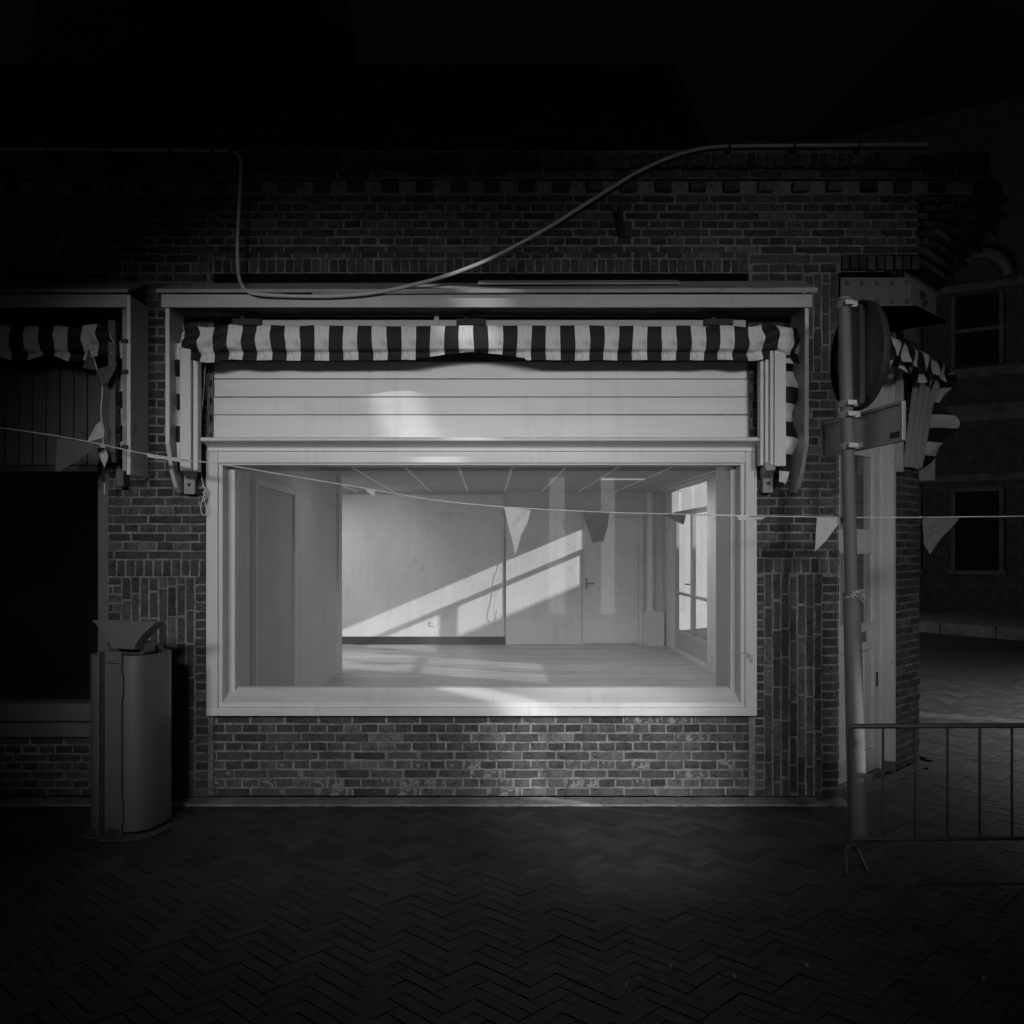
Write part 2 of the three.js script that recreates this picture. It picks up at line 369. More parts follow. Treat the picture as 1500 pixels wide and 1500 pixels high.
{ // soldier lintels, brick by brick
  const s = new Sink(upper, true, 'lintel_brick');
  uprights(s, fx(312), fx(1097), fy(400), fy(379), 0.004, { single: true });
  uprights(s, fx(1232), fx(1348), fy(396), fy(374), 0.004, { single: true });
  const st = new Sink(upper, false); bond(st, fx(312), fx(1097), fy(379), fy(372) + 0.02, 0, { row0: 1 }); st.done();
}
{ // cornice: dentils, a band of stretchers and a soldier course, each further out
  const one = new Sink(corn, true, 'dentil'), sold = new Sink(corn, true, 'soldier_brick'), band = new Sink(corn, false);
  mesh('mortar', [box(-6.5, 3.06, YT, fy(266), -0.3, 0.002), box(-6.5, 3.08, fy(266), fy(252), -0.3, 0.05), box(-6.5, 3.12, fy(250), fy(219, 0.1), -0.3, 0.086)], mat.mortar, corn);
  for (let x = -4.5; x < 3.0; x += 0.2155) one.add(x, (YT + fy(266)) / 2, 0.098, 0.062, 0.04, { d: 0.06 });
  for (let x = -4.6; x < 3.04; x += BL) band.add(x + BL / 2, (fy(266) + fy(252)) / 2 - 0.002, BL - JT, CH - JT, 0.058, { d: 0.05 });
  band.done('stretcher_band');
  uprights(sold, -4.2, 3.12, fy(250, 0.1) + 0.02, fy(222, 0.1), 0.095, { single: true });
}
{ // square-cut return of the upper wall over the cut-off corner, course by course
  const g = [], s = Math.SQRT1_2;
  const rows = Math.round((YT - fy(372)) / CH);
  for (let r = -1; r < rows + 4; r++) {
    const y0 = fy(372) + r * CH + JT / 2, off = r < 0 ? 0.36 : Math.max(0, 0.32 - r * 0.05), x = 3.06 - off;
    for (let k = 0; k < 3; k++) {
      const b = brickGeo(0.205, CH - JT, 0.45, tonePick(), k % 4).clone(); b.rotateY(Math.PI / 4); const d = 0.11 + k * 0.215 + (r % 2 ? 0.1 : 0);
      b.translate(x + d * s, y0 + CH / 2, -d * s); g.push(b);
    }
  }
  stuff(mesh('brickwork', g, mat.brick, upper));
  const shape = [[2.2, -0.03], [2.55, -0.03], [3.2, -0.68], [3.2, -3], [2.2, -3]];
  const c = prism(shape.map(([x, z]) => [x, -z]), 4.0 - fy(396)); c.rotateX(-Math.PI / 2); c.translate(0, fy(396), 0); mesh('mortar', metres(c), mat.mortar, upper);
}
{ // riveted steel corner beam
  const st = part('steel_beam', shop), y0 = fy(450), y1 = fy(407);
  mesh('web', box(fx(1230), 2.66, y0, y1, -0.3, 0.012, 0.004), mat.steel, st);
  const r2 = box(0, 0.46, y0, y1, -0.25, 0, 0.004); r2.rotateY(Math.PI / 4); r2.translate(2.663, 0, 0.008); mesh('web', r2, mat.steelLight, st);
  const fl = prism([[2.2, -0.04], [2.69, -0.04], [3.06, 0.33], [2.7, 0.7], [2.2, 0.3]].map(([x, z]) => [x, z]), 0.014); fl.rotateX(Math.PI / 2); fl.scale(1, 1, -1); fl.scale(1, 1, 1); fl.translate(0, y0 - 0.002, 0);
  mesh('flange', metres(fl), mat.steel, st);
  const rivet = new THREE.SphereGeometry(0.017, 10, 5, 0, Math.PI * 2, 0, Math.PI / 2); rivet.rotateX(Math.PI / 2);
  for (let k = 0; k < 5; k++) for (const y of [y1 - 0.035, y0 + 0.035]) { const o = mesh('rivet', rivet, mat.steel, st); o.position.set(fx(1240 + k * 22), y, 0.012); }
  for (let k = 0; k < 5; k++) for (const y of [y1 - 0.03, y0 + 0.03]) { const d = 0.05 + k * 0.09, o = mesh('rivet', rivet, mat.steel, st); o.rotation.y = Math.PI / 4; o.position.set(2.663 + d * 0.7071, y, 0.008 - d * 0.7071); o.scale.setScalar(0.8); }
  for (const [d, y] of [[0.2, 0.5], [0.24, 0.62], [0.26, 0.4], [0.22, 0.3], [0.18, 0.65]]) { const o = mesh('bolt', rivet, mat.iron, st); o.rotation.y = Math.PI / 4; o.position.set(2.663 + d * 0.7071, y0 + (y1 - y0) * y, 0.008 - d * 0.7071); }
}
{ // cut-off corner with the door: local x runs along the corner face, z outwards
  const c = part('corner_wall', shop); c.position.set(fx(1228), 0, 0); c.rotation.y = Math.PI / 4;
  const H = fy(452);
  mesh('mortar', [box(0.915, 1.395, 0.02, H, -0.3, -0.0045), box(1.1, 1.393, H, 3.2, -0.3, -0.0045)], mat.mortar, c);
  const s = new Sink(c, true, 'pier_brick');
  bond(s, 0.91, 1.40, 0.012, H, 0, { phase: 0.04 });
  // return of the front pier at the door reveal
  const g = []; for (let y = 0.012; y < H; y += CH) { const b = brickGeo(0.15, CH - JT, 0.06, tonePick(), Math.floor(rnd() * 4)).clone(); b.rotateY(Math.PI / 2); b.translate(0.045, y + CH / 2, -0.09); g.push(b); }
  stuff(mesh('brickwork', g, mat.brick, c));
  mesh('mortar', box(-0.02, 0.03, 0.02, H, -0.3, -0.02), mat.mortar, c);
  // frame and head
  mesh('door_jamb', box(0.872, 0.908, 0.09, H, -0.2, 0.012, 0.004), mat.whiteV, c);
  mesh('door_jamb', box(0.05, 0.085, 0.03, H, -0.2, -0.1, 0.004), mat.whiteV, c);
  mesh('door_stop', box(0.846, 0.872, 0.03, H, -0.19, -0.06, 0.003), mat.white, c);
  mesh('jamb_foot', box(0.872, 0.909, 0.012, 0.09, -0.19, 0.008, 0.004), mat.darkWood, c);
  mesh('door_head', box(0.085, 0.846, 2.46, H, -0.2, -0.06, 0.004), mat.white, c);
  mesh('footing', box(0.0, 1.42, -0.03, 0.006, -0.03, 0.09, 0.004), mat.pad, c);
  mesh('threshold', box(0.05, 0.91, -0.02, 0.035, -0.26, -0.05, 0.006), mat.strip, c);
}
{
  const dr = part('shop_door', shop); dr.position.set(fx(1228) + 0.05, 0, 0.05); dr.rotation.y = Math.PI / 4;
  const a = 0.088, b = 0.844, z0 = -0.185, z1 = -0.145, st = 0.105, H = 2.455;
  mesh('stile', box(a, a + st, 0.045, H, z0, z1, 0.004), mat.white, dr); mesh('stile', box(b - st, b, 0.045, H, z0, z1, 0.004), mat.white, dr);
  for (const [y0, y1] of [[0.045, 0.2], [0.885, 1.06], [1.56, 1.70], [2.23, H]]) mesh('rail', box(a + st + 0.001, b - st - 0.001, y0, y1, z0, z1 - 0.001, 0.004), mat.white, dr);
  for (const [y0, y1] of [[1.06, 1.56], [1.70, 2.23]]) {
    mesh('pane', box(a + st, b - st, y0, y1, -0.169, -0.165), mat.glass, dr);
    const t = 0.014; mesh('glazing_bead', [box(a + st, b - st, y0, y0 + t, -0.163, -0.148), box(a + st, b - st, y1 - t, y1, -0.163, -0.148), box(a + st, a + st + t, y0 + t, y1 - t, -0.163, -0.148), box(b - st - t, b - st, y0 + t, y1 - t, -0.163, -0.148)], mat.white, dr);
  }
  mesh('panel', box(a + st, b - st, 0.2, 0.885, -0.178, -0.17), mat.white, dr);
  for (let k = 0; k < 4; k++) { const x = a + st + 0.02 + k * 0.132; mesh('panel_slat', box(x, x + 0.115, 0.215, 0.87, -0.172, -0.158, 0.005), mat.white, dr); }
  mesh('letter_flap', box(0.33, 0.6, 0.945, 1.02, -0.148, -0.138, 0.004), mat.steelLight, dr);
  mesh('lock_plate', box(b - 0.07, b - 0.045, 0.62, 0.72, -0.146, -0.139, 0.003), mat.iron, dr);
}
{ // display window
  const w = part('display_window', shop), X0 = WX0, X1 = WX1, Y0 = SILLB, Y1 = fy(662);
  const a = 17 / 232, b = 6 / 232;
  mesh('frame_rail', box(X0, X1, Y0, Y0 + 0.052, -0.06, 0.045, 0.004), mat.white, w);
  mesh('frame_rail', box(X0 + a, X1 - a, fy(679), Y1, -0.06, 0.043, 0.004), mat.white, w);
  mesh('frame_stile', box(X0, X0 + a, Y0 + 0.052, Y1, -0.06, 0.044, 0.004), mat.whiteV, w);
  mesh('frame_stile', box(X1 - a, X1, Y0 + 0.052, Y1, -0.06, 0.044, 0.004), mat.whiteV, w);
  const i0 = X0 + a, i1 = X1 - a, j0 = Y0 + 0.052, j1 = fy(679);
  mesh('inner_stile', box(i0, i0 + b, j0 + 0.03, j1, -0.15, 0.028, 0.003), mat.whiteV, w);
  mesh('inner_stile', box(i1 - b, i1, j0 + 0.03, j1, -0.15, 0.028, 0.003), mat.whiteV, w);
  mesh('inner_rail', box(i0, i1, j0, j0 + 0.03, -0.12, 0.03, 0.005), mat.white, w);
  mesh('inner_rail', box(i0 + b, i1 - b, j1 - 0.012, j1, -0.14, 0.027, 0.003), mat.white, w);
  mesh('sill', profile([[0.02, j0 + 0.031], [-0.13, j0 + 0.1], [-0.19, j0 + 0.1], [-0.19, j0 + 0.02], [0.02, j0 + 0.02]], i0 + b, i1 - b), mat.white, w);
  mesh('jamb', box(i0 + b, i0 + b + 0.045, j0 + 0.06, j1 - 0.012, -0.17, -0.09, 0.004), mat.whiteV, w);
  mesh('jamb', box(i1 - b - 0.03, i1 - b, j0 + 0.06, j1 - 0.012, -0.17, -0.09, 0.004), mat.whiteV, w);
  mesh('pane', box(i0 + b, i1 - b, j0 + 0.06, j1 - 0.012, -0.126, -0.12), mat.glass, w);
  mesh('return_board', box(1.625, 1.66, 0.5, 2.45, -0.74, -0.171, 0.004), mat.board, w);
  // moulded cornice over the window
  const yc = fy(641, 0.12), q = [];
  for (let k = 0; k <= 8; k++) { const t = k / 8 * Math.PI / 2; q.push([0.055 + 0.075 * (1 - Math.sin(t)) , Y1 + 0.018 + (yc - 0.028 - Y1 - 0.018) * (1 - Math.cos(t)) * 0 + (yc - 0.028 - Y1 - 0.018) * (1 - k / 8)]); }
  mesh('cornice_cove', profile([[0, yc - 0.028], ...q.map(([z, y], k) => [0.135 - 0.08 * Math.sin(k / 8 * Math.PI / 2), y]), [0.055, Y1], [0, Y1]].map(p => p), fx(300, 0.1), fx(1112, 0.1)), mat.white, w);
  mesh('cornice_bead', box(fx(287, 0.14), fx(1130, 0.14), yc - 0.027, yc, 0.0, 0.15, 0.012), mat.white, w);
}
{ // fascia boards above the window
  const f = part('fascia', shop), ys = [643, 607, 580.7, 554, 528];
  for (let k = 0; k < 4; k++) { const x0 = fx(312) + rr(-0.004, 0.004), o = mesh('board', box(x0, fx(1097) + rr(-0.003, 0.003), fy(ys[k]) + 0.0015, fy(ys[k + 1]) - 0.0025, -0.045, -0.012 - k * 0.004, 0.005), mat.white, f); o.rotation.z = rr(-0.0006, 0.0006); }
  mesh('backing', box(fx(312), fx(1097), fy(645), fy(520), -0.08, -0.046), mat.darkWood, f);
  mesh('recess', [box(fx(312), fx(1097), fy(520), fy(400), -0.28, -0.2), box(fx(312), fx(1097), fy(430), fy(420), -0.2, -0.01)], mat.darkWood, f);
  mesh('roller_rail', box(fx(345, 0.1), fx(1092, 0.1), fy(481, 0.1), fy(469, 0.1), 0.05, 0.11, 0.005), mat.hood, f);
  mesh('roller_bracket', box(fx(636, 0.12), fx(643, 0.12), fy(479, 0.12), fy(450, 0.12), 0.09, 0.12, 0.003), mat.hood, f);
  for (const px of [362, 690, 1052]) mesh('roller_bearing', [box(fx(px, 0.12) - 0.09, fx(px, 0.12) + 0.09, fy(477, 0.12), fy(467, 0.12), 0.06, 0.135, 0.006), box(fx(px, 0.12) - 0.04, fx(px, 0.12) - 0.015, fy(467, 0.12), fy(462, 0.12), 0.08, 0.12)], mat.iron, f);
}
{ // the left neighbour's front: dark window, sill, upright planks
  const w = part('side_window', shop);
  mesh('frame_stile', box(fx(141), fx(157), fy(1079), fy(500), -0.2, -0.02, 0.005), mat.greyPaint, w);
  mesh('frame_rail', box(-4.6, fx(141), fy(690), fy(681), -0.16, -0.05, 0.004), mat.darkPaint, w);
  mesh('pane', box(-4.6, fx(141), fy(1030), fy(690), -0.12, -0.114), mat.clearGlass, w);
  mesh('sill', box(-4.6, fx(141), fy(1079), fy(1058), -0.2, 0.03, 0.006), mat.greyPaint, w);
  mesh('sill_rail', box(-4.6, fx(141), fy(1057), fy(1031), -0.18, -0.01, 0.006), mat.greyPaint, w);
  mesh('room_shell', [box(-7.0, -2.05, -0.02, 0, -5.7, -0.32), box(-7.0, -2.05, 2.6, 2.7, -5.7, -0.32), box(-7.1, -7.0, -0.02, 2.7, -5.7, -0.32), box(-7.0, -2.05, 0, 2.6, -5.8, -5.7), box(-2.05, -2.021, 0, 2.6, -5.7, -0.32), box(-7.0, fx(141), 2.15, 2.6, -0.34, -0.301), box(-7.0, -4.6, 0, 2.15, -0.34, -0.301)], mat.plaster, w);
  const p = part('plank_panel', shop); mesh('backing', box(-4.6, fx(141), fy(681), fy(400), -0.3, -0.1), mat.darkPaint, p);
  for (let k = 0, x = fx(141) - 0.001; x > -4.5; k++) { const wd = 0.088; mesh('plank', box(x - wd + 0.005, x, fy(680), fy(500), -0.1, -0.066 + rr(-0.002, 0.002), 0.006), mat.greyPaint, p); x -= wd; }
}
{ // upper masonry slope behind the parapet
  const sl = part('brick_bank', shop);
  const core = prism([[-0.33, 3.95], [-2.2, 5.82], [-7, 5.82], [-7, 3.95]].map(([z, y]) => [z, y]), 8.2); core.rotateY(-Math.PI / 2); core.translate(1.6, 0, 0);
  mesh('core', metres(core), mat.mortar, sl);
  const g = [], Ls = Math.hypot(1.87, 1.87);
  for (let r = 0; r < Math.floor(Ls / 0.062); r++) for (let k = 0; k < 38; k++) {
    const b = brickGeo(0.205, 0.053, 0.03, tonePick(-0.5), (r + k) % 4).clone(); b.rotateX(-Math.PI / 4);
    const d = (r + 0.5) * 0.062; b.translate(-6.5 + k * 0.214 + (r % 2) * 0.107, 3.95 + d * 0.7071 + 0.004, -0.33 - d * 0.7071 + 0.004); g.push(b);
  }
  stuff(mesh('brickwork', g, mat.brick, sl));
  mesh('flat_roof', [box(-6.5, 3.0, 3.86, 3.95, -9.2, -0.3)], mat.farStone, shop);
}
// ---------------------------------------------------------------- inside the empty shop
{
  const r = part('interior', shop), CY = 2.49;
  mesh('floor', solid([[-2.02, -0.3], [2.05, -0.3], [2.85, -1.1], [2.85, -9], [-3.4, -9], [-3.4, -5.81], [-2.02, -5.81]], -0.02, 0), mat.floor, r);
  mesh('back_wall', box(-3.4, 3.0, -0.02, 2.7, -9.25, -9.0), mat.plaster, r);
  mesh('left_wall', [box(-3.5, -3.4, -0.02, 2.7, -9.0, -5.81), box(-3.4, -2.04, 0, 2.6, -5.93, -5.81)], mat.plaster, r);
  mesh('ceiling_slab', solid([[-2.02, -0.3], [2.05, -0.3], [2.9, -1.15], [2.9, -9.2], [-3.5, -9.2], [-3.5, -5.81], [-2.02, -5.81]], 2.6, 2.7), mat.plaster, r);
  mesh('front_wall', [box(-1.9, WX0 + 0.1, 0, 2.6, -0.32, -0.301), box(WX1 - 0.08, 2.2, 0, 2.6, -0.32, -0.301), box(WX0 + 0.1, WX1 - 0.08, 2.16, 2.6, -0.32, -0.301), box(WX0 + 0.1, WX1 - 0.08, 0, 0.62, -0.32, -0.301)], mat.plaster, r);
  mesh('partition', box(-2.02, -1.9, 0, 2.6, -5.6, -0.321), mat.plaster, r);
  mesh('partition_post', box(-2.04, -1.86, 0, 2.6, -5.8, -5.6, 0.006), mat.plaster, r);
  // right wall round the garden doors
  mesh('right_wall', [box(2.85, 2.96, -0.02, 2.7, -9.0, -8.3), box(2.85, 3.19, -0.02, 2.7, -6.05, -5.5), box(2.85, 3.19, -0.02, 0.85, -5.5, -3.6), box(2.85, 3.19, 2.46, 2.7, -5.5, -3.6), box(2.85, 3.19, -0.02, 2.7, -3.6, -1.25), box(2.85, 2.96, 2.475, 2.7, -8.3, -6.05), box(2.85, 2.96, -0.02, 0.04, -8.3, -6.05)], mat.plaster, r);
  const cw = box(0, 1.39, 2.47, 2.7, -0.33, -0.31); cw.rotateY(Math.PI / 4); cw.translate(fx(1228), 0, 0); mesh('corner_head', metres(cw), mat.plaster, r);
  const pw = box(0.9, 1.39, -0.02, 2.7, -0.34, -0.31); pw.rotateY(Math.PI / 4); pw.translate(fx(1228), 0, 0); mesh('corner_lining', metres(pw), mat.plaster, r);
  mesh('skirting', [box(-3.4, fx(740, -8.9), 0.0, 0.12, -9.0, -8.965)], mat.black, r);
  const cl = part('ceiling', shop);
  for (let ix = -5; ix < 5; ix++) for (let iz = 0; iz < 8; iz++) {
    const x = -0.33 + ix * 0.6, z1 = ix > 2 && iz === 0 ? -1.0 : -0.33 - iz * 1.09; if (x > -2.4 || z1 < -5.5) mesh('ceiling_tile', box(Math.max(z1 > -5.5 ? -1.89 : -3.39, x + 0.014), Math.min(2.84, x + 0.586), CY, CY + 0.02, z1 - 1.08, z1), mat.tile, cl);
  }
  for (let ix = -5; ix <= 5; ix++) { const x = -0.33 + ix * 0.6; mesh('ceiling_rail', box(x - 0.016, x + 0.016, CY - 0.006, CY + 0.03, -8.99, ix > 3 ? -1.3 : x < -1.9 ? -5.95 : -0.33), mat.board, cl); }
  mesh('ceiling_rail', box(2.78, 2.849, CY - 0.01, CY + 0.03, -8.99, -1.3), mat.board, cl);
  // closet doors in the partition
  const cd = part('closet_door', shop);
  mesh('leaf', box(-1.898, -1.885, 0.02, 2.09, -3.0, -1.6, 0.002), mat.greyDoor, cd);
  mesh('architrave', [box(-1.898, -1.86, 0.0, 2.15, -1.6, -1.54, 0.004), box(-1.898, -1.86, 0.0, 2.15, -3.07, -3.005, 0.004), box(-1.898, -1.862, 2.092, 2.152, -3.004, -1.601, 0.004)], mat.board, cd);
  // boards on the back wall
  const zb = -9.0; const pb = part('wall_board', shop);
  mesh('sheet', box(fx(500, zb), fx(738, zb), 0.13, 2.44, -8.998, -8.96, 0.004), mat.board, pb);
  const pb2 = part('wall_board', shop); mesh('sheet', box(fx(741, zb), fx(846, zb), 0.005, 2.2, -8.998, -8.93, 0.004), mat.board, pb2);
  // inner door
  const d = part('inner_door', shop), dx0 = fx(852, zb), dx1 = fx(934, zb);
  mesh('leaf', box(dx0, dx1, 0.02, 2.07, -8.998, -8.97, 0.003), mat.board, d);
  mesh('frame', [box(dx0 - 0.07, dx0 - 0.008, 0, 2.15, -8.998, -8.94, 0.004), box(dx1 + 0.008, dx1 + 0.08, 0, 2.15, -8.998, -8.94, 0.004), box(dx0 - 0.008, dx1 + 0.008, 2.08, 2.15, -8.998, -8.942, 0.004)], mat.board, d);
  mesh('handle', [box(dx0 + 0.06, dx0 + 0.09, 0.9, 1.08, -8.97, -8.96), rod(V(dx0 + 0.075, 1.0, -8.93), V(dx0 + 0.2, 1.0, -8.93), 0.01).toNonIndexed()], mat.steel, d);
  mesh('socket', box(-0.95, -0.87, 0.3, 0.38, -8.962, -8.945, 0.004), mat.white, r); mesh('socket', box(1.2, 1.28, 0.3, 0.38, -8.932, -8.915, 0.004), mat.white, r);
  mesh('wall_cable', tube([V(0.22, 2.2, -8.94), V(0.23, 1.4, -8.93), V(0.2, 1.1, -8.9), V(0.12, 0.75, -8.92), V(0.1, 0.5, -8.9), V(0.2, 0.38, -8.9), V(0.22, 0.6, -8.92)], 0.0045, 60, 6), mat.cable, r);
  // heating pipe
  mesh('drain_pipe', [rod(V(2.62, 0.6, -8.85), V(2.62, 2.48, -8.85), 0.055), rod(V(2.62, 0.52, -8.85), V(2.62, 0.6, -8.85), 0.075)], mat.board, r);
  mesh('pipe_casing', box(2.5, 2.82, 0, 0.55, -8.99, -8.72, 0.01), mat.plaster, r);
  // glazed garden doors in the right wall
  const fd = part('glazed_door', shop), X = 2.9;
  const zs = [-8.29, -7.18, -7.17, -6.06];
  for (let k = 0; k < 2; k++) {
    const za = zs[k * 2], zc = zs[k * 2 + 1], s = 0.06;
    mesh('stile', box(X, X + 0.05, 0.045, 2.1, za, za + s, 0.004), mat.greyDoor, fd); mesh('stile', box(X, X + 0.05, 0.045, 2.1, zc - s, zc, 0.004), mat.greyDoor, fd);
    mesh('rail', box(X, X + 0.049, 0.045, 0.32, za + s, zc - s, 0.004), mat.greyDoor, fd); mesh('rail', box(X, X + 0.049, 2.06, 2.1, za + s, zc - s, 0.004), mat.greyDoor, fd);
    mesh('muntin', box(X + 0.012, X + 0.04, 0.86, 0.9, za + s, zc - s), mat.greyDoor, fd);
    mesh('pane', box(X + 0.022, X + 0.028, 0.32, 2.05, za + s, zc - s), mat.clearGlass, fd);
    mesh('transom_pane', box(X + 0.022, X + 0.028, 2.13, 2.47, za + 0.02, zc - 0.02), mat.glass, fd);
  }
  const sw = part('side_window', shop);
  for (let k = 0; k < 2; k++) { const za = -5.49 + k * 0.945, zc = za + 0.935; mesh('frame', [box(X, X + 0.05, 0.86, 2.45, za, za + 0.05), box(X, X + 0.05, 0.86, 2.45, zc - 0.05, zc), box(X, X + 0.05, 0.86, 0.92, za + 0.05, zc - 0.05), box(X, X + 0.05, 2.4, 2.45, za + 0.05, zc - 0.05), box(X, X + 0.05, 1.6, 1.64, za + 0.05, zc - 0.05)], mat.greyDoor, sw); mesh('pane', box(X + 0.022, X + 0.028, 0.92, 2.4, za + 0.05, zc - 0.05), mat.glass, sw); }
  mesh('transom_bar', box(X - 0.01, X + 0.06, 2.102, 2.13, -8.29, -6.06, 0.004), mat.greyDoor, fd);
  mesh('handle', [rod(V(X - 0.04, 1.05, -7.25), V(X - 0.04, 1.05, -7.38), 0.011), rod(V(X, 1.05, -7.25), V(X - 0.04, 1.05, -7.25), 0.011)], mat.steel, fd);
}
// ceiling light panels: one in view, five unseen ones added to brighten the room
for (const [x, z, w, d, I] of [[1.76, -6.1, 0.6, 0.28, 46], [-0.75, -0.75, 1.2, 0.3, 1.0], [0.75, -0.75, 1.2, 0.3, 1.0], [-0.7, -3.5, 1.2, 0.3, 4.5], [1.1, -3.5, 1.2, 0.3, 4.5], [-2.75, -7.3, 0.6, 0.9, 21]]) {
  const near = x < -2 ? 'added unseen square light panel in the side bay behind the partition' : z > -2 ? (x < 0 ? 'added unseen ceiling light panel near the shop front beside the closet side' : 'added unseen ceiling light panel near the shop front beside the corner door') : z > -5 ? (x < 0 ? 'added unseen ceiling light panel mid-room on the closet side' : 'added unseen ceiling light panel mid-room on the garden door side') : 'short white ceiling light panel in front of the garden doors';
  const t = thing('ceiling_light', near, 'ceiling light', [x, 2.484, z], 0, 'ceiling lights in the empty shop');
  mesh('frame', [box(-w / 2, w / 2, -0.012, 0.0, -d / 2, -d / 2 + 0.015), box(-w / 2, w / 2, -0.012, 0.0, d / 2 - 0.015, d / 2), box(-w / 2, -w / 2 + 0.015, -0.012, 0, -d / 2 + 0.015, d / 2 - 0.015), box(w / 2 - 0.015, w / 2, -0.012, 0, -d / 2 + 0.015, d / 2 - 0.015)], mat.board, t);
  mesh('diffuser', box(-w / 2 + 0.016, w / 2 - 0.016, -0.008, -0.001, -d / 2 + 0.016, d / 2 - 0.016), mat.panel, t);
  const L = new THREE.RectAreaLight(0xffffff, I, w - 0.04, d - 0.04); L.position.set(0, -0.018, 0); L.rotation.x = -Math.PI / 2; t.add(L);
}

// ================================================================ awnings and their hoods
function hood(t, x0, x1, ends, capEnd) {                          // timber box round a rolled awning
  const z = 0.3, yf0 = fy(450, z), yf1 = fy(431, z), yw = fy(414, 0.02);
  mesh('front_board', box(x0, x1, yf0, yf1, z - 0.022, z, 0.003), mat.hood, t);
  mesh('roof_board', profile([[z + 0.03, yf1 + 0.002], [z + 0.03, yf1 + 0.022], [0.012, yw], [0.012, yw - 0.02]], x0 - 0.02, x1 + 0.02), mat.worn, t);
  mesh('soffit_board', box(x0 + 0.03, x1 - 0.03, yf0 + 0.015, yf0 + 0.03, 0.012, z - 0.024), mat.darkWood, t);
  for (const [x, yb] of ends) {
    const pts = [[0.012, yb], [0.07, yb], [0.13, yb + 0.03], [0.2, yb + 0.12], [0.235, yb + 0.2], [z - 0.025, yb + 0.28], [z - 0.025, yf0 + 0.07], [0.012, yf0 + 0.1]];
    const g = prism(pts.map(([zz, y]) => [zz, y]), 0.024, 0.002); g.rotateY(-Math.PI / 2); g.translate(x + 0.012, 0, 0); mesh('side_board', metres(g), mat.whiteV, t);
  }
}
const hoodA = thing('awning_hood', 'weathered timber awning hood over the large display window', 'awning hood', [0, 0, 0], 0, 'timber awning hoods on the shop front');
hood(hoodA, fx(236, 0.3), fx(1190, 0.3), [[fx(240, 0.3) + 0.012, fy(722, 0.05)], [fx(1187, 0.3) - 0.012, fy(722, 0.05)]]);
{ const g = box(fx(455, 0.3), fx(1196, 0.33), -0.011, 0.011, -0.15, 0.15, 0.004); g.rotateX(0.42); g.rotateZ(0.007); g.translate(0.01, fy(424, 0.2) + 0.012, 0.19); mesh('loose_board', metres(g), mat.worn, hoodA);
  const e = box(fx(700, 0.3), fx(1000, 0.3), -0.006, 0.006, -0.05, 0.05, 0.002); e.rotateX(0.42); e.rotateZ(0.002); e.translate(0, fy(421, 0.2) + 0.03, 0.2); mesh('loose_board', metres(e), mat.worn, hoodA); }
const hoodB = thing('awning_hood', 'plain grey timber awning hood beside the plank panel', 'awning hood', [0, 0, 0], 0, 'timber awning hoods on the shop front');
hood(hoodB, -4.6, fx(185, 0.3), []);
{ const x = fx(185, 0.3) + 0.001; mesh('side_board', box(x, x + 0.024, fy(700, 0.05), fy(431, 0.3) - 0.002, 0.012, 0.3, 0.003), mat.whiteV, hoodB);
  mesh('edge_lath', box(x - 0.025, x - 0.001, fy(690, 0.3), fy(452, 0.3), 0.28, 0.3, 0.003), mat.worn, hoodB);
  for (const py of [500, 545, 655]) mesh('hinge', box(x - 0.03, x + 0.012, fy(py, 0.3) - 0.012, fy(py, 0.3) + 0.012, 0.301, 0.31), mat.iron, hoodB); }

const wob = (a, b, c) => Math.sin(a * 1.7 + 2.1 * b) * 0.5 + Math.sin(a * 3.9 + b * 5.3 + c) * 0.3 + Math.sin(a * 9.1 - b * 3.7 + c * 2) * 0.2;
function rolled(t, x0, x1, sag, fold) {                           // the rolled-up cloth: a loose roll with a hanging lip
  const per = 0.1755, yA = fy(478, 0.22), yB = fy(526, 0.24);
  const g = sheet(Math.round((x1 - x0) / 0.013), 22, (u, v) => {
    const x = x0 + (x1 - x0) * u, e = Math.max(Math.exp(-(x - x0) / 0.28), Math.exp(-(x1 - x) / 0.32)) * fold;
    const H = yA - yB, s = sag(x);
    const crease = e * 0.022 * Math.sin(v * 16 + x * 19 + 1.3 * Math.sin(x * 7)) + 0.003 * wob(x * 4, v * 3, 1);
    let y, z;
    if (v < 0.25) { const k = v / 0.25; z = 0.10 + 0.13 * Math.sin(k * Math.PI / 2); y = yA + 0.01 * Math.cos(k * Math.PI / 2); }
    else if (v < 0.78) { const k = (v - 0.25) / 0.53; z = 0.23 + 0.014 * Math.sin(k * Math.PI); y = yA - k * H * 0.72; }
    else if (v < 0.84) { const k = (v - 0.78) / 0.06; z = 0.23 - 0.03 * k; y = yA - H * (0.72 + 0.02 * k); }
    else { const k = (v - 0.84) / 0.16; z = 0.2 + 0.012 * k + 0.006 * Math.sin(x * 21); y = yA - H * (0.74 + 0.26 * k * s); }
    y += e * 0.02 * Math.sin(x * 23) + 0.0035 * wob(x * 2.2, v, 2) - e * v * 0.01;
    return V(x + e * 0.012 * Math.sin(v * 11 + x * 5), y, z + crease);
  }, (u, v) => [(x0 + (x1 - x0) * u) / per + 0.02 * Math.sin(v * 5 + u * 40), v * 0.6]);
  mesh('rolled_cloth', g, mat.cloth, t);
}
function dropCloth(t, f, per, len) { mesh('side_cloth', f, mat.cloth, t); }
const awA = thing('striped_awning', 'black and white striped awning rolled up above the display window', 'awning', [0, 0, 0], 0, 'striped awnings');
rolled(awA, fx(268, 0.23), fx(1168, 0.23), x => { const p = 715 + x * 241; return p > 610 && p < 770 ? Math.max(0.0, Math.min(1, Math.abs(p - 690) / 100)) * 0.9 + 0.05 : 1; }, 1);
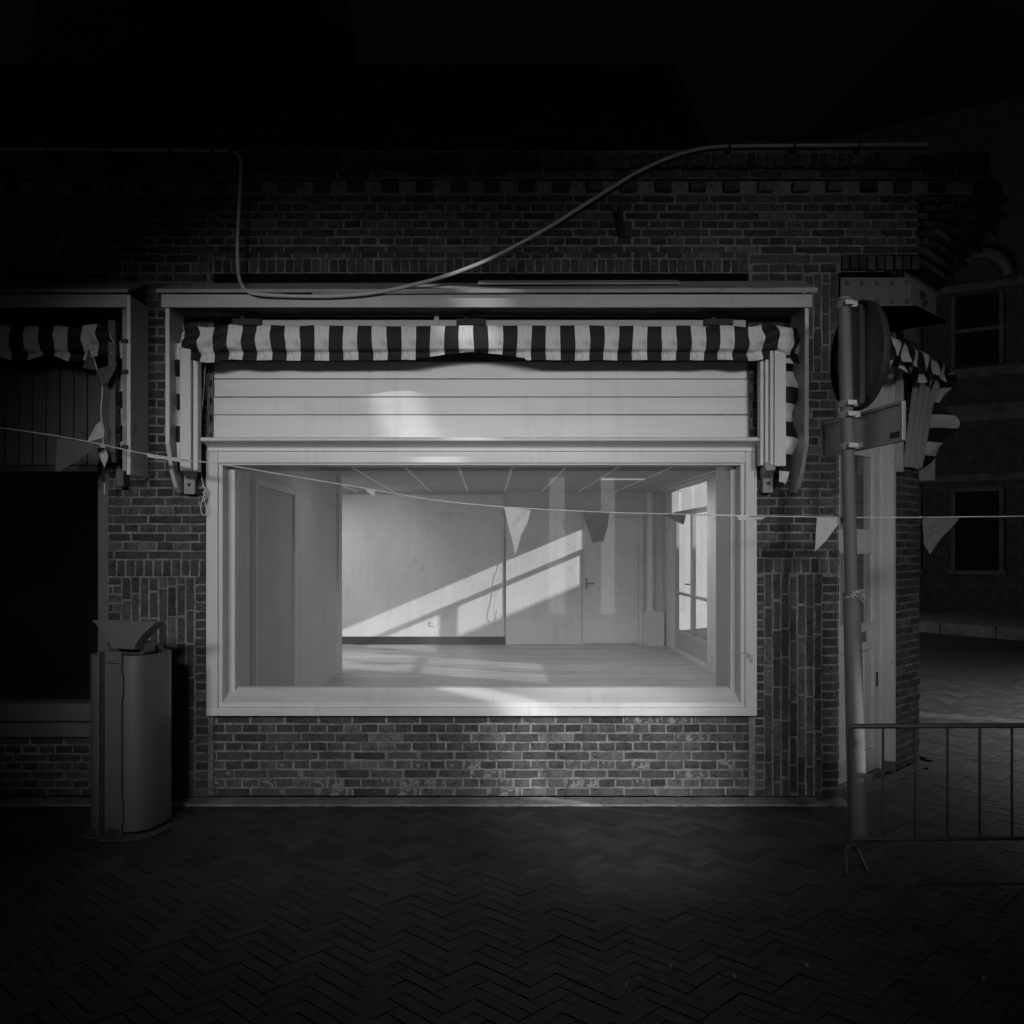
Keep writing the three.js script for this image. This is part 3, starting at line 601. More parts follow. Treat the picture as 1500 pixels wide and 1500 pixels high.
{ // corner tucks at the two ends
  for (const [px, s] of [[264, -1], [1164, 1]]) {
    const x = fx(px, 0.23), y = fy(486, 0.23);
    const g = sheet(10, 8, (u, v) => V(x + s * (0.055 * u - 0.03 + 0.02 * v), y - 0.01 - 0.11 * v * (0.7 + 0.3 * u) - 0.05 * u * u + 0.012 * Math.sin(u * 9 + v * 4), 0.235 - 0.1 * u * u - 0.02 * v + 0.012 * Math.sin(v * 8 + u * 3)), (u, v) => [0.08 + u * 0.38, v * 0.3]);
    mesh('corner_tuck', g, mat.cloth, awA);
  }
  const per = 0.205;
  // side cloths hanging beside the arms
  const L = sheet(6, 60, (u, v) => { const y = fy(502, 0.2) + (fy(690, 0.2) - fy(502, 0.2)) * v; return V(fx(253, 0.2) + 0.056 * u * (1 - 0.45 * Math.max(0, v - 0.6) / 0.4) + 0.05 * Math.max(0, v - 0.55) + 0.004 * Math.sin(v * 17), y, 0.16 + 0.02 * Math.sin(u * 3 + v * 9)); }, (u, v) => [v * 0.79 / per + 0.02, u * 0.1]);
  mesh('side_cloth', L, mat.cloth, awA);
  const R = sheet(12, 70, (u, v) => {
    const y = fy(497, 0.2) + (fy(706, 0.2) - fy(497, 0.2)) * v, wv = 0.5 + 0.5 * Math.sin(v * 19 + 1.2);
    const wd = (0.085 + 0.05 * wv * (1 - 0.3 * v)) * (v > 0.86 ? 1 - (v - 0.86) / 0.14 * 0.55 : 1);
    return V(fx(1146, 0.2) + wd * u - 0.02 * v, y - 0.012 * u * u, 0.2 + 0.035 * Math.sin(u * 3.2) * Math.sin(v * 19 + 0.4) - 0.05 * u);
  }, (u, v) => [v * 0.87 / per + 0.1 + 0.04 * u, u * 0.1]);
  mesh('side_cloth', R, mat.cloth, awA);
  // arms with their foot brackets
  const arm = (x0, x1, top, bot, grooves) => {
    const z = 0.2; mesh('arm', box(x0, x1, fy(bot, z), fy(top, z), z - 0.03, z + 0.02, 0.004), mat.whiteV, awA);
    for (let k = 0; k < grooves; k++) mesh('arm_lath', box(x0 - 0.024 - k * 0.024, x0 - 0.003 - k * 0.024, fy(bot - 2, z), fy(top + 6, z), z - 0.05 - k * 0.02, z + 0.012 - k * 0.02, 0.003), mat.whiteV, awA);
  };
  arm(fx(265, 0.2), fx(281, 0.2), 500, 690, 0); mesh('arm_lath', box(fx(282, 0.2), fx(289, 0.2), fy(690, 0.2), fy(520, 0.2), 0.12, 0.19, 0.003), mat.whiteV, awA);
  arm(fx(1133, 0.2), fx(1150, 0.2), 502, 683, 3);
  for (const [a, b, y0] of [[270, 286, 692], [1117, 1132, 690]]) {
    const f = mesh('foot_bracket', [box(fx(a, 0.06), fx(b, 0.06), fy(y0 + 32, 0.06), fy(y0 - 2, 0.06), 0.012, 0.07, 0.004), beam(V(fx((a + b) / 2, 0.1), fy(y0 + 4, 0.1), 0.05), V(fx((a + b) / 2 + (a < 700 ? -4 : 4), 0.2), fy(y0 - 8, 0.2), 0.2), 0.06, 0.06)], mat.worn, awA);
    const bl = new THREE.CylinderGeometry(0.011, 0.011, 0.012, 6); bl.rotateX(Math.PI / 2); bl.translate(fx((a + b) / 2, 0.06), fy(y0 + 18, 0.06), 0.074); mesh('bolt', bl, mat.iron, f);
  }
}
const awB = thing('striped_awning', 'striped awning sagging above the grey plank panel', 'awning', [0, 0, 0], 0, 'striped awnings');
rolled(awB, -4.5, fx(166, 0.23), x => 0.75 + 0.3 * Math.sin(x * 17), 0.8);
{
  const z = 0.22; mesh('arm', box(fx(160, z), fx(171, z), fy(678, z), fy(470, z), z - 0.02, z + 0.02, 0.004), mat.greyPaint, awB);
  const S = sheet(6, 50, (u, v) => V(fx(172, 0.18) + 0.075 * u * (1 - 0.3 * v) + 0.012 * v, fy(478, 0.18) + (fy(655, 0.18) - fy(478, 0.18)) * v, 0.16 + 0.03 * Math.sin(u * 3.1) + 0.008 * Math.sin(v * 14)), (u, v) => [v * 0.74 / 0.205 + 0.55, u * 0.1]);
  mesh('side_cloth', S, mat.cloth, awB);
  mesh('foot_bracket', box(fx(170, 0.08), fx(182, 0.08), fy(713, 0.08), fy(672, 0.08), 0.012, 0.09, 0.004), mat.greyPaint, awB);
}
// corner awning over the shop door, local axes of the cut-off corner
const awC = thing('striped_awning', 'striped corner awning with slatted arms folded above the shop door', 'awning', [fx(1228), 0, 0], Math.PI / 4, 'striped awnings');
{
  const g = sheet(70, 14, (u, v) => {
    const s = 0.15 + 1.2 * u, sc = 0.028 * Math.abs(Math.sin(u * 15)) ;
    return V(s + 0.01 * Math.sin(v * 7 + u * 20), 2.995 - 0.05 * u - v * 0.15 - v * v * sc + 0.01 * wob(u * 12, v * 3, 2), 0.06 + 0.17 * Math.sin(Math.min(1, v * 2.2) * Math.PI / 2) + 0.02 * Math.sin(u * 30 + v * 4) * v);
  }, (u, v) => [1.2 * u / 0.1755 + 0.2, v * 0.3]);
  mesh('rolled_cloth', g, mat.cloth, awC);
  const lip = sheet(60, 5, (u, v) => V(0.2 + 1.1 * u, 2.84 - 0.05 * u - 0.06 * v + 0.02 * Math.sin(u * 26), 0.17 + 0.03 * Math.sin(u * 19) * v), (u, v) => [1.1 * u / 0.1755, v * 0.1]);
  mesh('valance', lip, mat.cloth, awC);
  for (let k = 0; k < 4; k++) mesh('arm_slat', beam(V(1.02 + k * 0.055, 2.16, 0.035 + k * 0.012), V(1.06 + k * 0.06, 2.83, 0.10 + k * 0.022), 0.034, 0.03), mat.hood, awC);
  const S = sheet(12, 60, (u, v) => { const wd = (0.26 + 0.06 * Math.sin(v * 14 + 0.6)) * (v > 0.72 ? 1 - (v - 0.72) / 0.28 * 0.8 : 1); return V(1.3 + 0.03 * Math.sin(u * 4 + v * 6), 2.86 - 0.68 * v - 0.03 * u, -0.02 + wd * u); }, (u, v) => [v * 0.68 / 0.19 + 0.45, u * 0.2]);
  mesh('side_cloth', S, mat.cloth, awC);
  mesh('end_board', box(1.335, 1.36, 2.08, 2.75, 0.012, 0.12, 0.004), mat.hood, awC);
  mesh('end_board', box(0.9, 0.925, 2.12, 2.9, 0.012, 0.06, 0.004), mat.hood, awC);
}

// ================================================================ things on and before the wall
{ // cable
  const z = 0.13, t = thing('cable', 'thick grey cable looping from the cornice down over the awning hood', 'cable');
  const pts = [[-220, 216], [0, 218], [150, 219.5], [300, 220.5], [338, 221], [349, 228], [353, 245], [351, 290], [348, 350], [349, 398], [356, 420], [372, 430]].map(([x, y], i) => at(x, y, i > 9 ? (i === 11 ? 0.34 : 0.27) : z));
  pts.push(...[[420, 433.5], [480, 434], [530, 431], [580, 423], [650, 405], [720, 378], [800, 335], [870, 291], [930, 254], [980, 231], [1020, 219], [1068, 214]].map(([x, y], i) => at(x, y, i < 3 ? 0.335 : Math.max(z, 0.335 - (i - 3) * 0.03))));
  pts.push(at(1200, 213, z), at(1360, 211, z));
  mesh('wire', tube(pts, 0.0115, 320, 8, false, 0.4), mat.cable, t);
  for (const px of [70, 163, 250, 312, 337, 1068, 1163, 1257]) { const p = at(px, px < 700 ? 219.5 : 213.5, z); const c = new THREE.TorusGeometry(0.018, 0.005, 6, 12); c.rotateY(Math.PI / 2); c.translate(p.x, p.y, p.z); mesh('clip', [c, box(p.x - 0.012, p.x + 0.012, p.y - 0.035, p.y - 0.012, 0.09, 0.14)], mat.iron, t); }
}
for (const [px, py, lab] of [[253, 320, 'black iron wall anchor on the bricks beside the hanging cable'], [910, 330, 'black iron wall anchor on the bricks under the rising cable']]) {
  const t = thing('wall_anchor', lab, 'wall anchor', [fx(px), fy(py), 0], 0, 'iron wall anchors');
  mesh('bar', beam(V(-0.02, 0.09, 0.07), V(0.0, -0.07, 0.02), 0.028, 0.03), mat.iron, t); mesh('plate', box(-0.01, 0.06, -0.08, 0.02, 0.003, 0.02, 0.004), mat.iron, t);
}
{ // litter bin
  const t = thing('litter_bin', 'dark grey metal litter bin with flared hood on the pavement', 'litter bin', [fx(193, 0.58), 0, 0.58], -0.2);
  const H0 = 0.04, H1 = 1.0, R = 0.19, sq = (a, q) => { const c = Math.cos(a), d = Math.sin(a), k = q / Math.pow(Math.pow(Math.abs(c), 3.2) + Math.pow(Math.abs(d), 3.2), 1 / 3.2); return [d * k, c * k]; };
  const shell = (a0, a1, n = 56) => {                              // curved door shell with thickness
    const pts = []; for (let k = 0; k <= n; k++) { const a = a0 + (a1 - a0) * k / n; pts.push(sq(a, R)); }
    for (let k = n; k >= 0; k--) { const a = a0 + (a1 - a0) * k / n; pts.push(sq(a, R - 0.012)); }
    const g = prism(pts.map(([x, z]) => [x, -z]), H1 - H0, 0.002); g.rotateX(-Math.PI / 2); g.translate(0, H0, 0); return metres(g);
  };
  mesh('door_shell', shell(0.36, 2.75), mat.bin, t); mesh('door_shell', shell(-2.75, -0.36), mat.bin, t);
  mesh('spine', [box(-0.07, 0.07, H0 - 0.02, 1.02, 0.145, 0.155), box(-0.073, -0.063, H0 - 0.02, 1.02, 0.15, 0.212, 0.002), box(0.060, 0.066, H0 - 0.02, 1.02, 0.155, 0.2, 0.002), box(-0.07, 0.07, H0, 1.02, -0.21, -0.15)], mat.bin, t);
  const cap = new THREE.CylinderGeometry(R - 0.014, R - 0.014, 0.012, 36); cap.translate(0, 0.965, 0); mesh('top_plate', cap, mat.bin, t);
  const hp = [], hw = 0.195; for (let k = 0; k <= 12; k++) { const v = k / 12; hp.push([0.07 + (hw - 0.07) * Math.pow(v, 1.35), 1.02 + 0.15 * Math.pow(v, 0.9)]); }
  const out = [...hp.map(p => [p[0], p[1]]), [hw, 1.176], [-hw, 1.176], ...hp.slice().reverse().map(p => [-p[0], p[1]])];
  const hd = prism(out, 0.09, 0.004); hd.rotateX(-0.12); hd.translate(0.05, 0.012, 0.2); mesh('hood', metres(hd), mat.bin, t); mesh('ash_box', box(-0.04, 0.12, 0.99, 1.06, -0.06, 0.08, 0.02), mat.bin, t);
  for (const y of [0.84, 0.16]) { const h = new THREE.CylinderGeometry(0.008, 0.008, 0.13, 8); h.translate(0.071, y, 0.2); mesh('hinge', h, mat.bin, t); }
  const ft = new THREE.CylinderGeometry(0.16, 0.17, 0.06, 32); ft.translate(0, 0.012, 0); mesh('foot', ft, mat.iron, t);
  const pts = []; for (let k = 0; k < 26; k++) { const a = k / 26 * Math.PI * 2; pts.push([Math.cos(a) * rr(0.21, 0.25), Math.sin(a) * rr(0.18, 0.22)]); }
  const pd = prism(pts, 0.012, 0.003); pd.rotateX(-Math.PI / 2); pd.translate(0.01, 0.004, 0.06); mesh('mortar_pad', metres(pd), mat.pad, t);
}
{ // street sign seen from the back
  const px = fx(1257, 0.755), t = thing('street_sign', 'leaning grey post with round sign and plate seen from behind', 'street sign', [px, 0, 0.755]);
  const top = V(fx(1236, 0.755) - px, fy(440, 0.755), 0), foot = V(0, -0.02, 0), mid = foot.clone().lerp(top, (fy(868, 0.755) + 0.02) / (top.y + 0.02));
  mesh('sleeve', rod(foot, mid, 0.052, 0.045, 24), mat.steel, t);
  mesh('post', rod(mid.clone().lerp(foot, 0.03), top, 0.034, 0.034, 20), mat.steel, t);
  mesh('post_cap', rod(top, top.clone().add(V(0, 0.014, 0)), 0.041, 0.036, 20), mat.clamp, t);
  const on = y => foot.clone().lerp(top, (y + 0.02) / (top.y + 0.02));
  const ring = (y, parent, h = 0.035) => { const p = on(y); mesh('clamp', [rod(V(p.x, y - h / 2, p.z), V(p.x, y + h / 2, p.z), 0.039, 0.039, 20), box(p.x + 0.02, p.x + 0.075, y - h / 2, y + h / 2, p.z - 0.03, p.z + 0.03, 0.004), box(p.x - 0.02, p.x + 0.03, y - h / 2 + 0.004, y + h / 2 - 0.004, p.z + 0.04, p.z + 0.07, 0.003)], mat.clamp, t); };
  for (const y of [fy(447, 0.755), fy(592, 0.755), fy(608, 0.755), fy(654, 0.755)]) ring(y);
  const tz = t.position.z; const mk = (name, cy, off) => { const g = part(name, t); const p = on(cy); g.position.set(p.x + off, cy, p.z); g.rotation.y = Math.PI / 2 + 0.095; return g; };
  // the plates face away: local +z is their printed front
  const rs = mk('round_sign', fy(519, 0.8), 0.085);
  const disc = new THREE.CylinderGeometry(0.29, 0.29, 0.003, 64); disc.rotateX(Math.PI / 2); mesh('disc', disc, mat.steel, rs);
  const rim = new THREE.LatheGeometry([[0.282, 0.002], [0.297, 0.004], [0.297, -0.03], [0.286, -0.03], [0.29, 0.0]].map(([x, y]) => new THREE.Vector2(x, y)), 64); rim.rotateX(Math.PI / 2); mesh('rim', rim, mat.iron, rs);
  mesh('back_channel', box(-0.06, 0.06, -0.27, 0.27, -0.034, -0.005, 0.004), mat.steel, rs);
  const pl = mk('sign_plate', fy(631, 0.8), 0.075);
  mesh('plate', box(-0.43, 0.43, -0.1, 0.1, -0.003, 0.001), mat.steelLight, pl);
  mesh('plate_rim', [box(-0.43, 0.43, 0.088, 0.103, -0.02, 0.003, 0.003), box(-0.43, 0.43, -0.103, -0.088, -0.02, 0.003, 0.003), box(-0.442, -0.428, -0.1, 0.1, -0.02, 0.003, 0.004), box(0.428, 0.442, -0.1, 0.1, -0.02, 0.003, 0.004)], mat.steelLight, pl);
  mesh('sticker', box(-0.39, -0.30, -0.075, -0.045, -0.0055, -0.004), mat.iron, pl);
  // frayed string end tied round the post
  const f = []; for (let k = 0; k < 9; k++) { const a = rr(-1.6, 1.6), p = mid.clone().add(V(Math.sin(a) * 0.045, rr(-0.01, 0.015), Math.cos(a) * 0.045)); f.push(tube([p, p.clone().add(V(rr(-0.03, 0.03), rr(-0.02, 0.02), 0.01)), p.clone().add(V(rr(-0.05, 0.05), rr(-0.05, 0.0), 0.012))], 0.0022, 8, 4)); }
  mesh('frayed_string', f, mat.string, t);
}
{ // crowd barrier
  const z = 1.25, t = thing('crowd_barrier', 'low tubular metal crowd barrier standing beside the sign post', 'barrier', [fx(1246, z), 0, z], 0.02);
  const yt = 0.712, yb = 0.155, Lb = 2.2, r = 0.0105;
  mesh('rail', rod(V(0, yt, 0), V(Lb, yt, 0), 0.0125), mat.barrier, t); mesh('rail', rod(V(0, yb, 0), V(Lb, yb, 0), r), mat.barrier, t);
  for (let k = 0; k * 0.161 < Lb - 0.05; k++) mesh('upright', rod(V(k * 0.161 || 0, k ? yb : 0.1, 0), V(k * 0.161, yt, 0), k ? 0.0065 : r, k ? 0.0065 : r, 10), mat.barrier, t);
  mesh('upright', rod(V(Lb, 0.1, 0), V(Lb, yt, 0), r, r, 10), mat.barrier, t);
  for (const x of [0, Lb]) mesh('foot', tube([V(x - 0.05, 0.008, 0.07), V(x - 0.042, 0.075, 0.05), V(x - 0.015, 0.118, 0.015), V(x + 0.025, 0.12, -0.01), V(x + 0.05, 0.075, 0.0), V(x + 0.072, 0.008, 0.03)], 0.0125, 30, 9), mat.barrier, t);
}
function flag(t, pts, z, bend, m, name = 'pennant') {              // pts: outline in photograph measurements, first two on the string
  const s = new THREE.Shape(pts.map(([x, y]) => new THREE.Vector2(fx(x, z), fy(y, z))));
  const g0 = new THREE.ExtrudeGeometry(s, { depth: 0.0015, bevelEnabled: false }); const g = new TessellateModifier(0.025, 5).modify(g0); const p = g.attributes.position;
  g.translate(0, 0, z); for (let i = 0; i < p.count; i++) p.setZ(i, p.getZ(i) + bend * (Math.sin(p.getX(i) * 34 + p.getY(i) * 9) + 0.5 * Math.sin(p.getX(i) * 60 - p.getY(i) * 47)));
  g.computeVertexNormals(); mesh(name, metres(g), m, t);
}
{ // bunting across the front
  const t = thing('bunting', 'string of small pale pennants stretched across the display window', 'bunting');
  const zz = x => 0.4 + 0.3 * Math.max(0, Math.min(1, (x - 40) / 1200));
  const P = [[-120, 612], [40, 632], [130, 647], [215, 665], [330, 681], [430, 698], [540, 716], [640, 733], [745, 743], [880, 750], [985, 753], [1090, 755.5], [1180, 757], [1249, 758]];
  mesh('cord', tube(P.map(([x, y]) => at(x, y, zz(x))), 0.0034, 220, 6), mat.string, t);
  mesh('cord', tube([at(1249, 758, 0.71), at(1330, 758, 0.75), at(1420, 757, 0.8), at(1620, 755, 0.9)], 0.003, 40, 6), mat.string, t);
  const F = [
    [[[522, 713], [550, 717], [549, 727], [541, 723], [534, 716]], mat.flag], [[[738, 742], [778, 745], [773, 765], [763, 785], [759, 801], [754, 814], [753, 803], [747, 780]], mat.flag],
    [[[853, 750], [892, 751], [890, 772], [884, 793], [868, 795], [862, 778]], mat.flagGrey], [[[965, 752], [1005, 754], [1001, 769], [988, 763], [975, 755]], mat.flagGrey],
    [[[1079, 755.5], [1123, 757], [1117, 760.5], [1082, 762]], mat.flag], [[[1196, 757.5], [1247, 758], [1227, 770], [1212, 790], [1193, 808]], mat.flag],
    [[[216, 664], [277, 675], [276, 679], [236, 672], [217, 670]], mat.flag], [[[84, 641], [148, 652], [118, 672], [86, 691], [82, 688]], mat.flagGrey],
  ];
  for (const [pts, m] of F) flag(t, pts, zz(pts[0][0]) + 0.002, 0.006, m);
  flag(t, [[1350, 757.5], [1406, 757], [1383, 784], [1360, 812], [1352, 795]], 0.77, 0.008, mat.flagGrey);
}
{ // a torn length of bunting hanging from the left awning
  const t = thing('torn_bunting', 'torn length of bunting dangling and twisted below the left awning', 'bunting');
  const z = 0.32;
  mesh('cord', tube([at(126, 478, z), at(133, 510, z), at(143, 543, z), at(150, 566, z), at(148, 600, z), at(150, 630, z), at(153, 680, z), at(153, 724, z)], 0.004, 80, 6), mat.string, t);
  const F = [[[[131, 511], [142, 543], [119, 538], [122, 530]], mat.flagGrey], [[[142, 543], [170, 531], [160, 560], [150, 566]], mat.flagGrey], [[[148, 616], [153, 630], [152, 640], [128, 648], [140, 622]], mat.flag], [[[140, 652], [150, 648], [158, 668], [152, 684]], mat.flag], [[[149, 684], [155, 684], [153, 706], [148, 704]], mat.black]];
  F.forEach(([p, m], i) => flag(t, p, z + 0.004 + i * 0.003, 0.012, m));
}
{ // blind cord
  const t = thing('blind_cord', 'thin cord with a knotted loop hanging beside the window frame', 'cord'), z = 0.09;
  mesh('cord', tube([at(301, 525, z), at(298, 580, z), at(291, 645, z), at(294, 690, z), at(299, 715, z)], 0.0025, 60, 5), mat.string, t);
  mesh('knot', [tube([at(296, 712, z), at(301, 716, z + 0.01), at(298, 722, z + 0.015), at(302, 728, z), at(296, 734, z + 0.01), at(302, 718, z + 0.012)], 0.004, 60, 6), tube([at(298, 726, z), at(294, 742, z), at(296, 753, z + 0.005), at(301, 754, z + 0.008), at(302, 744, z + 0.006), at(299, 730, z)], 0.003, 50, 6)], mat.string, t);
}
for (const [px, py] of [[982, 1419], [934, 1438], [917, 1447], [1440, 1437], [848, 1437], [1182, 1418], [1075, 1434]]) {
  const d = EYE * FOCAL / (py - 800), b = rod(V(-0.014, 0.01, 0), V(0.014, 0.01, 0.004), 0.0042, 0.0042, 8); const o = mesh('cigarette_butt', b, mat.flag); o.position.set((px - 715) * d / FOCAL, 0, DIST - d); o.rotation.y = rr(0, 3);
  o.userData = { label: 'cigarette butt lying on the herringbone pavers', category: 'litter', group: 'cigarette butts on the pavers' };
}
// ================================================================ van on the raised deck
{
  const t = thing('parked_van', 'dark van parked on the brick bank above the shop', 'van', [0, 5.83, 0], 0);
  const g = new THREE.Group(); // oriented by its front near wheel
  const nw = V(fx(217, -2.25), 5.83, -2.25); t.position.set(nw.x, 5.83, nw.z); t.rotation.y = -0.85;  // local +x forward, +z near side
  const R = 0.33;
  const side = [[-3.4, 0.28], [-2.95, 0.28]]; const arch = (cx) => { for (let k = 0; k <= 10; k++) { const a = Math.PI - k / 10 * Math.PI; side.push([cx + Math.cos(a) * 0.4, 0.3 + Math.sin(a) * 0.4]); } };
  arch(-2.45); side.push([-1.9, 0.28], [-0.5, 0.28]); arch(0); side.push([0.5, 0.28], [0.75, 0.34], [0.8, 0.75], [0.6, 1.05], [0.1, 1.15], [-0.5, 1.9], [-3.2, 1.95], [-3.42, 1.8]);
  const b = prism(side, 1.7, 0.03); b.translate(0, 0, -1.62); mesh('body', b, mat.van, t);
  const tor = new THREE.TorusGeometry(R - 0.1, 0.1, 14, 32), rim = new THREE.CylinderGeometry(0.17, 0.19, 0.12, 24); rim.rotateX(Math.PI / 2);
  for (const [x, z] of [[0, 0], [0, -1.5], [-2.45, 0], [-2.45, -1.5]]) { const w = part('wheel', t); w.position.set(x, R, z); mesh('tyre', tor, mat.rubber, w); mesh('rim', rim, mat.steel, w); }
  mesh('bumper', box(0.72, 0.9, 0.26, 0.5, -1.6, 0.06, 0.04), mat.rubber, t);
  mesh('grille', box(0.78, 0.83, 0.56, 0.74, -1.2, -0.3, 0.01), mat.black, t);
  for (const z of [-1.5, -0.22]) mesh('headlight', box(0.74, 0.82, 0.6, 0.78, z, z + 0.24, 0.02), mat.steelLight, t);
  mesh('side_window', box(-1.35, -0.45, 1.25, 1.75, 0.08, 0.09), mat.black, t);
  const ws = beam(V(0.02, 1.17, -0.78), V(-0.5, 1.87, -0.78), 0.03, 1.4); mesh('windscreen', ws, mat.black, t);
}
// ================================================================ houses around
{
  const t = thing('old_house', 'dark brick house with pale bands and arched windows across the side street', 'house', [9.0, 0.17, -14.9], -0.54);
  mesh('wall', box(-1.5, 4.6, 0, 11, -4, 0), mat.farBrick, t);
  for (const [y0, y1, p] of [[2.85, 3.0, 0.06], [4.15, 4.5, 0.05], [5.1, 5.3, 0.06], [7.0, 7.15, 0.05]]) mesh('stone_band', box(-1.52, 4.62, y0, y1, -0.1, p), mat.farStone, t);
  for (let k = 0; k < 3; k++) {
    const x = -0.2 + k * 1.6;
    const w1 = part('window', t); mesh('frame', [box(x, x + 0.08, 0.9, 2.7, 0, 0.05), box(x + 0.92, x + 1.0, 0.9, 2.7, 0, 0.05), box(x + 0.08, x + 0.92, 2.62, 2.7, 0, 0.05), box(x - 0.05, x + 1.05, 0.82, 0.9, 0, 0.1)], mat.farStone, w1); mesh('pane', box(x + 0.08, x + 0.92, 0.9, 2.62, 0.002, 0.012), mat.black, w1);
    const w2 = part('window', t); mesh('frame', [box(x, x + 0.08, 5.35, 6.9, 0, 0.05), box(x + 0.92, x + 1.0, 5.35, 6.9, 0, 0.05), box(x + 0.08, x + 0.92, 6.1, 6.17, 0, 0.05)], mat.farStone, w2); mesh('pane', box(x + 0.08, x + 0.92, 5.35, 6.9, 0.002, 0.012), mat.black, w2);
    const a = new THREE.TorusGeometry(0.62, 0.12, 8, 24, Math.PI); a.translate(x + 0.5, 7.2, 0.03); mesh('arch', a, mat.farStone, t);
  }
  mesh('roof', prism([[-1.8, 11], [1.5, 13.5], [4.9, 11]], 4.4), mat.iron, t).position.z = -4.2;
}
{ // unseen blocks added to shade the front, with a slit and alleys for sun
  const plane = (x, y, off) => 3.765 + 0.1538 * y + 0.4354 * (x - 9) + off, w = 0.05;
  const lean = (near, X0, X1, H, far) => {                        // block whose one flank leans
    const p = []; const c = (x, y, z) => [x, y, z];
    const A = [c(X0, 0, plane(X0, 0, near * w)), c(X1, 0, plane(X1, 0, near * w)), c(X1, H, plane(X1, H, near * w)), c(X0, H, plane(X0, H, near * w))];
    const B = [c(X0, 0, far[0]), c(X1, 0, far[1]), c(X1, H, far[1]), c(X0, H, far[0])];
    const q = (a, b, d, e) => p.push(...a, ...b, ...d, ...a, ...d, ...e);
    q(A[0], A[1], A[2], A[3]); q(B[1], B[0], B[3], B[2]); q(A[0], B[0], B[1], A[1]); q(A[3], A[2], B[2], B[3]); q(A[0], A[3], B[3], B[0]); q(A[1], B[1], B[2], A[2]);
    const g = new THREE.BufferGeometry(); g.setAttribute('position', new THREE.Float32BufferAttribute(p, 3)); g.computeVertexNormals(); return metres(g);
  };
  const h1 = thing('sun_blocker', 'unseen tall brick block added to narrow the sun to a leaning slit', 'house', [0, 0, 0], 0, 'added sun blockers across the side street');
  mesh('wall', lean(-1, 9, 15, 15, [-0.3, 2.7]), mat.farBrick, h1);
  const h2 = thing('sun_blocker', 'unseen long brick block added to shade the street beyond the slit', 'house', [0, 0, 0], 0, 'added sun blockers across the side street');
  mesh('wall', lean(1, 9, 15, 15, [45, 45]), mat.farBrick, h2);
  const infill = [lean(-1, 9.6, 9.9, 1, [0, 0])].slice(1);
  const bw = thing('slit_foot_blocker', 'unseen brick wall added to cut the sun off below the slit', 'wall'); mesh('brick_face', box(9.05, 9.25, 0, 3.3, 3.2, 5.2), mat.farBrick, bw);  // unseen wall, put in so the slit of sun stops low down
  const br = thing('slit_top_blocker', 'unseen block added to cut the sun off above the slit', 'wall'); mesh('brick_face', box(9.05, 9.3, 7.3, 15, 3.6, 6.9), mat.farBrick, br);  // unseen block, put in to end the sun slit at the top
  const gw = thing('sun_trim_wall', 'unseen high wall added to trim the low sun entering the glazed doors', 'wall'); mesh('brick_face', box(9.4, 9.65, 0, 4.3, -5.9, -2.45), mat.farBrick, gw); mesh('low_face', box(9.4, 9.65, 0, 3.3, -2.44, -0.4), mat.farBrick, gw);  // unseen walls, added to trim sun reaching the doors and the street
  const h3 = thing('sun_blocker', 'unseen brick block added between the two sun gaps', 'house', [0, 0, 0], 0, 'added sun blockers across the side street');  // unseen block, added to keep sun off the side street
  mesh('wall', solid([[11.5, -4.4], [11.5, -6.7], [17, -3.95], [17, -1.65]], 0, 15), mat.farBrick, h3);
  const h4 = thing('sun_blocker', 'unseen brick block added to keep sun off the old house', 'house', [0, 0, 0], 0, 'added sun blockers across the side street');  // unseen block, added to hold the old house out of the sun
  mesh('wall', solid([[11.6, -9.75], [11.6, -11.4], [13.4, -12.0], [19, -12.0], [19, -6]], 0, 15), mat.farBrick, h4);
  const gw2 = thing('sun_trim_wall', 'unseen wall added to shade the side street by the end block', 'wall'); mesh('brick_face', box(11.55, 11.8, 0, 3.0, -9.8, -6.65), mat.farBrick, gw2);  // unseen wall, added to keep low sun from the street
  const ph = thing('added_bright_wall', 'pale sunlit block added to look bright through the glazed doors', 'house', [4.9, 0, -12.6], 0.75);  // added bright surface that whitens the view through the door glass
  mesh('wall', box(-2.6, 2.0, 0, 5, -1.5, 0), mat.render, ph); mesh('window_sill', box(0.5, 1.6, 0.9, 1.0, 0.002, 0.08), mat.farStone, ph);
}
{ // unseen house; glowing panes added so the display glass mirrors two pale bands
  const o = thing('facing_house', 'unseen brick house across the road with two added glowing panes', 'house', [0, 0, 14]);
  mesh('wall', box(-12, 8.5, 0, 9, 0, 4), mat.farBrick, o);
  for (const [x, w] of [[1.52, 0.34], [2.64, 0.3]]) { const p = part('window', o); mesh('frame', [box(x - w / 2 - 0.06, x - w / 2, 0.1, 3.2, -0.05, -0.002), box(x + w / 2, x + w / 2 + 0.06, 0.1, 3.2, -0.05, -0.002), box(x - w / 2, x + w / 2, 3.12, 3.2, -0.05, -0.002)], mat.white, p); mesh('added_glow_pane', box(x - w / 2, x + w / 2, 0.1, 3.12, -0.03, -0.002), mat.addedGlow, p); }
}
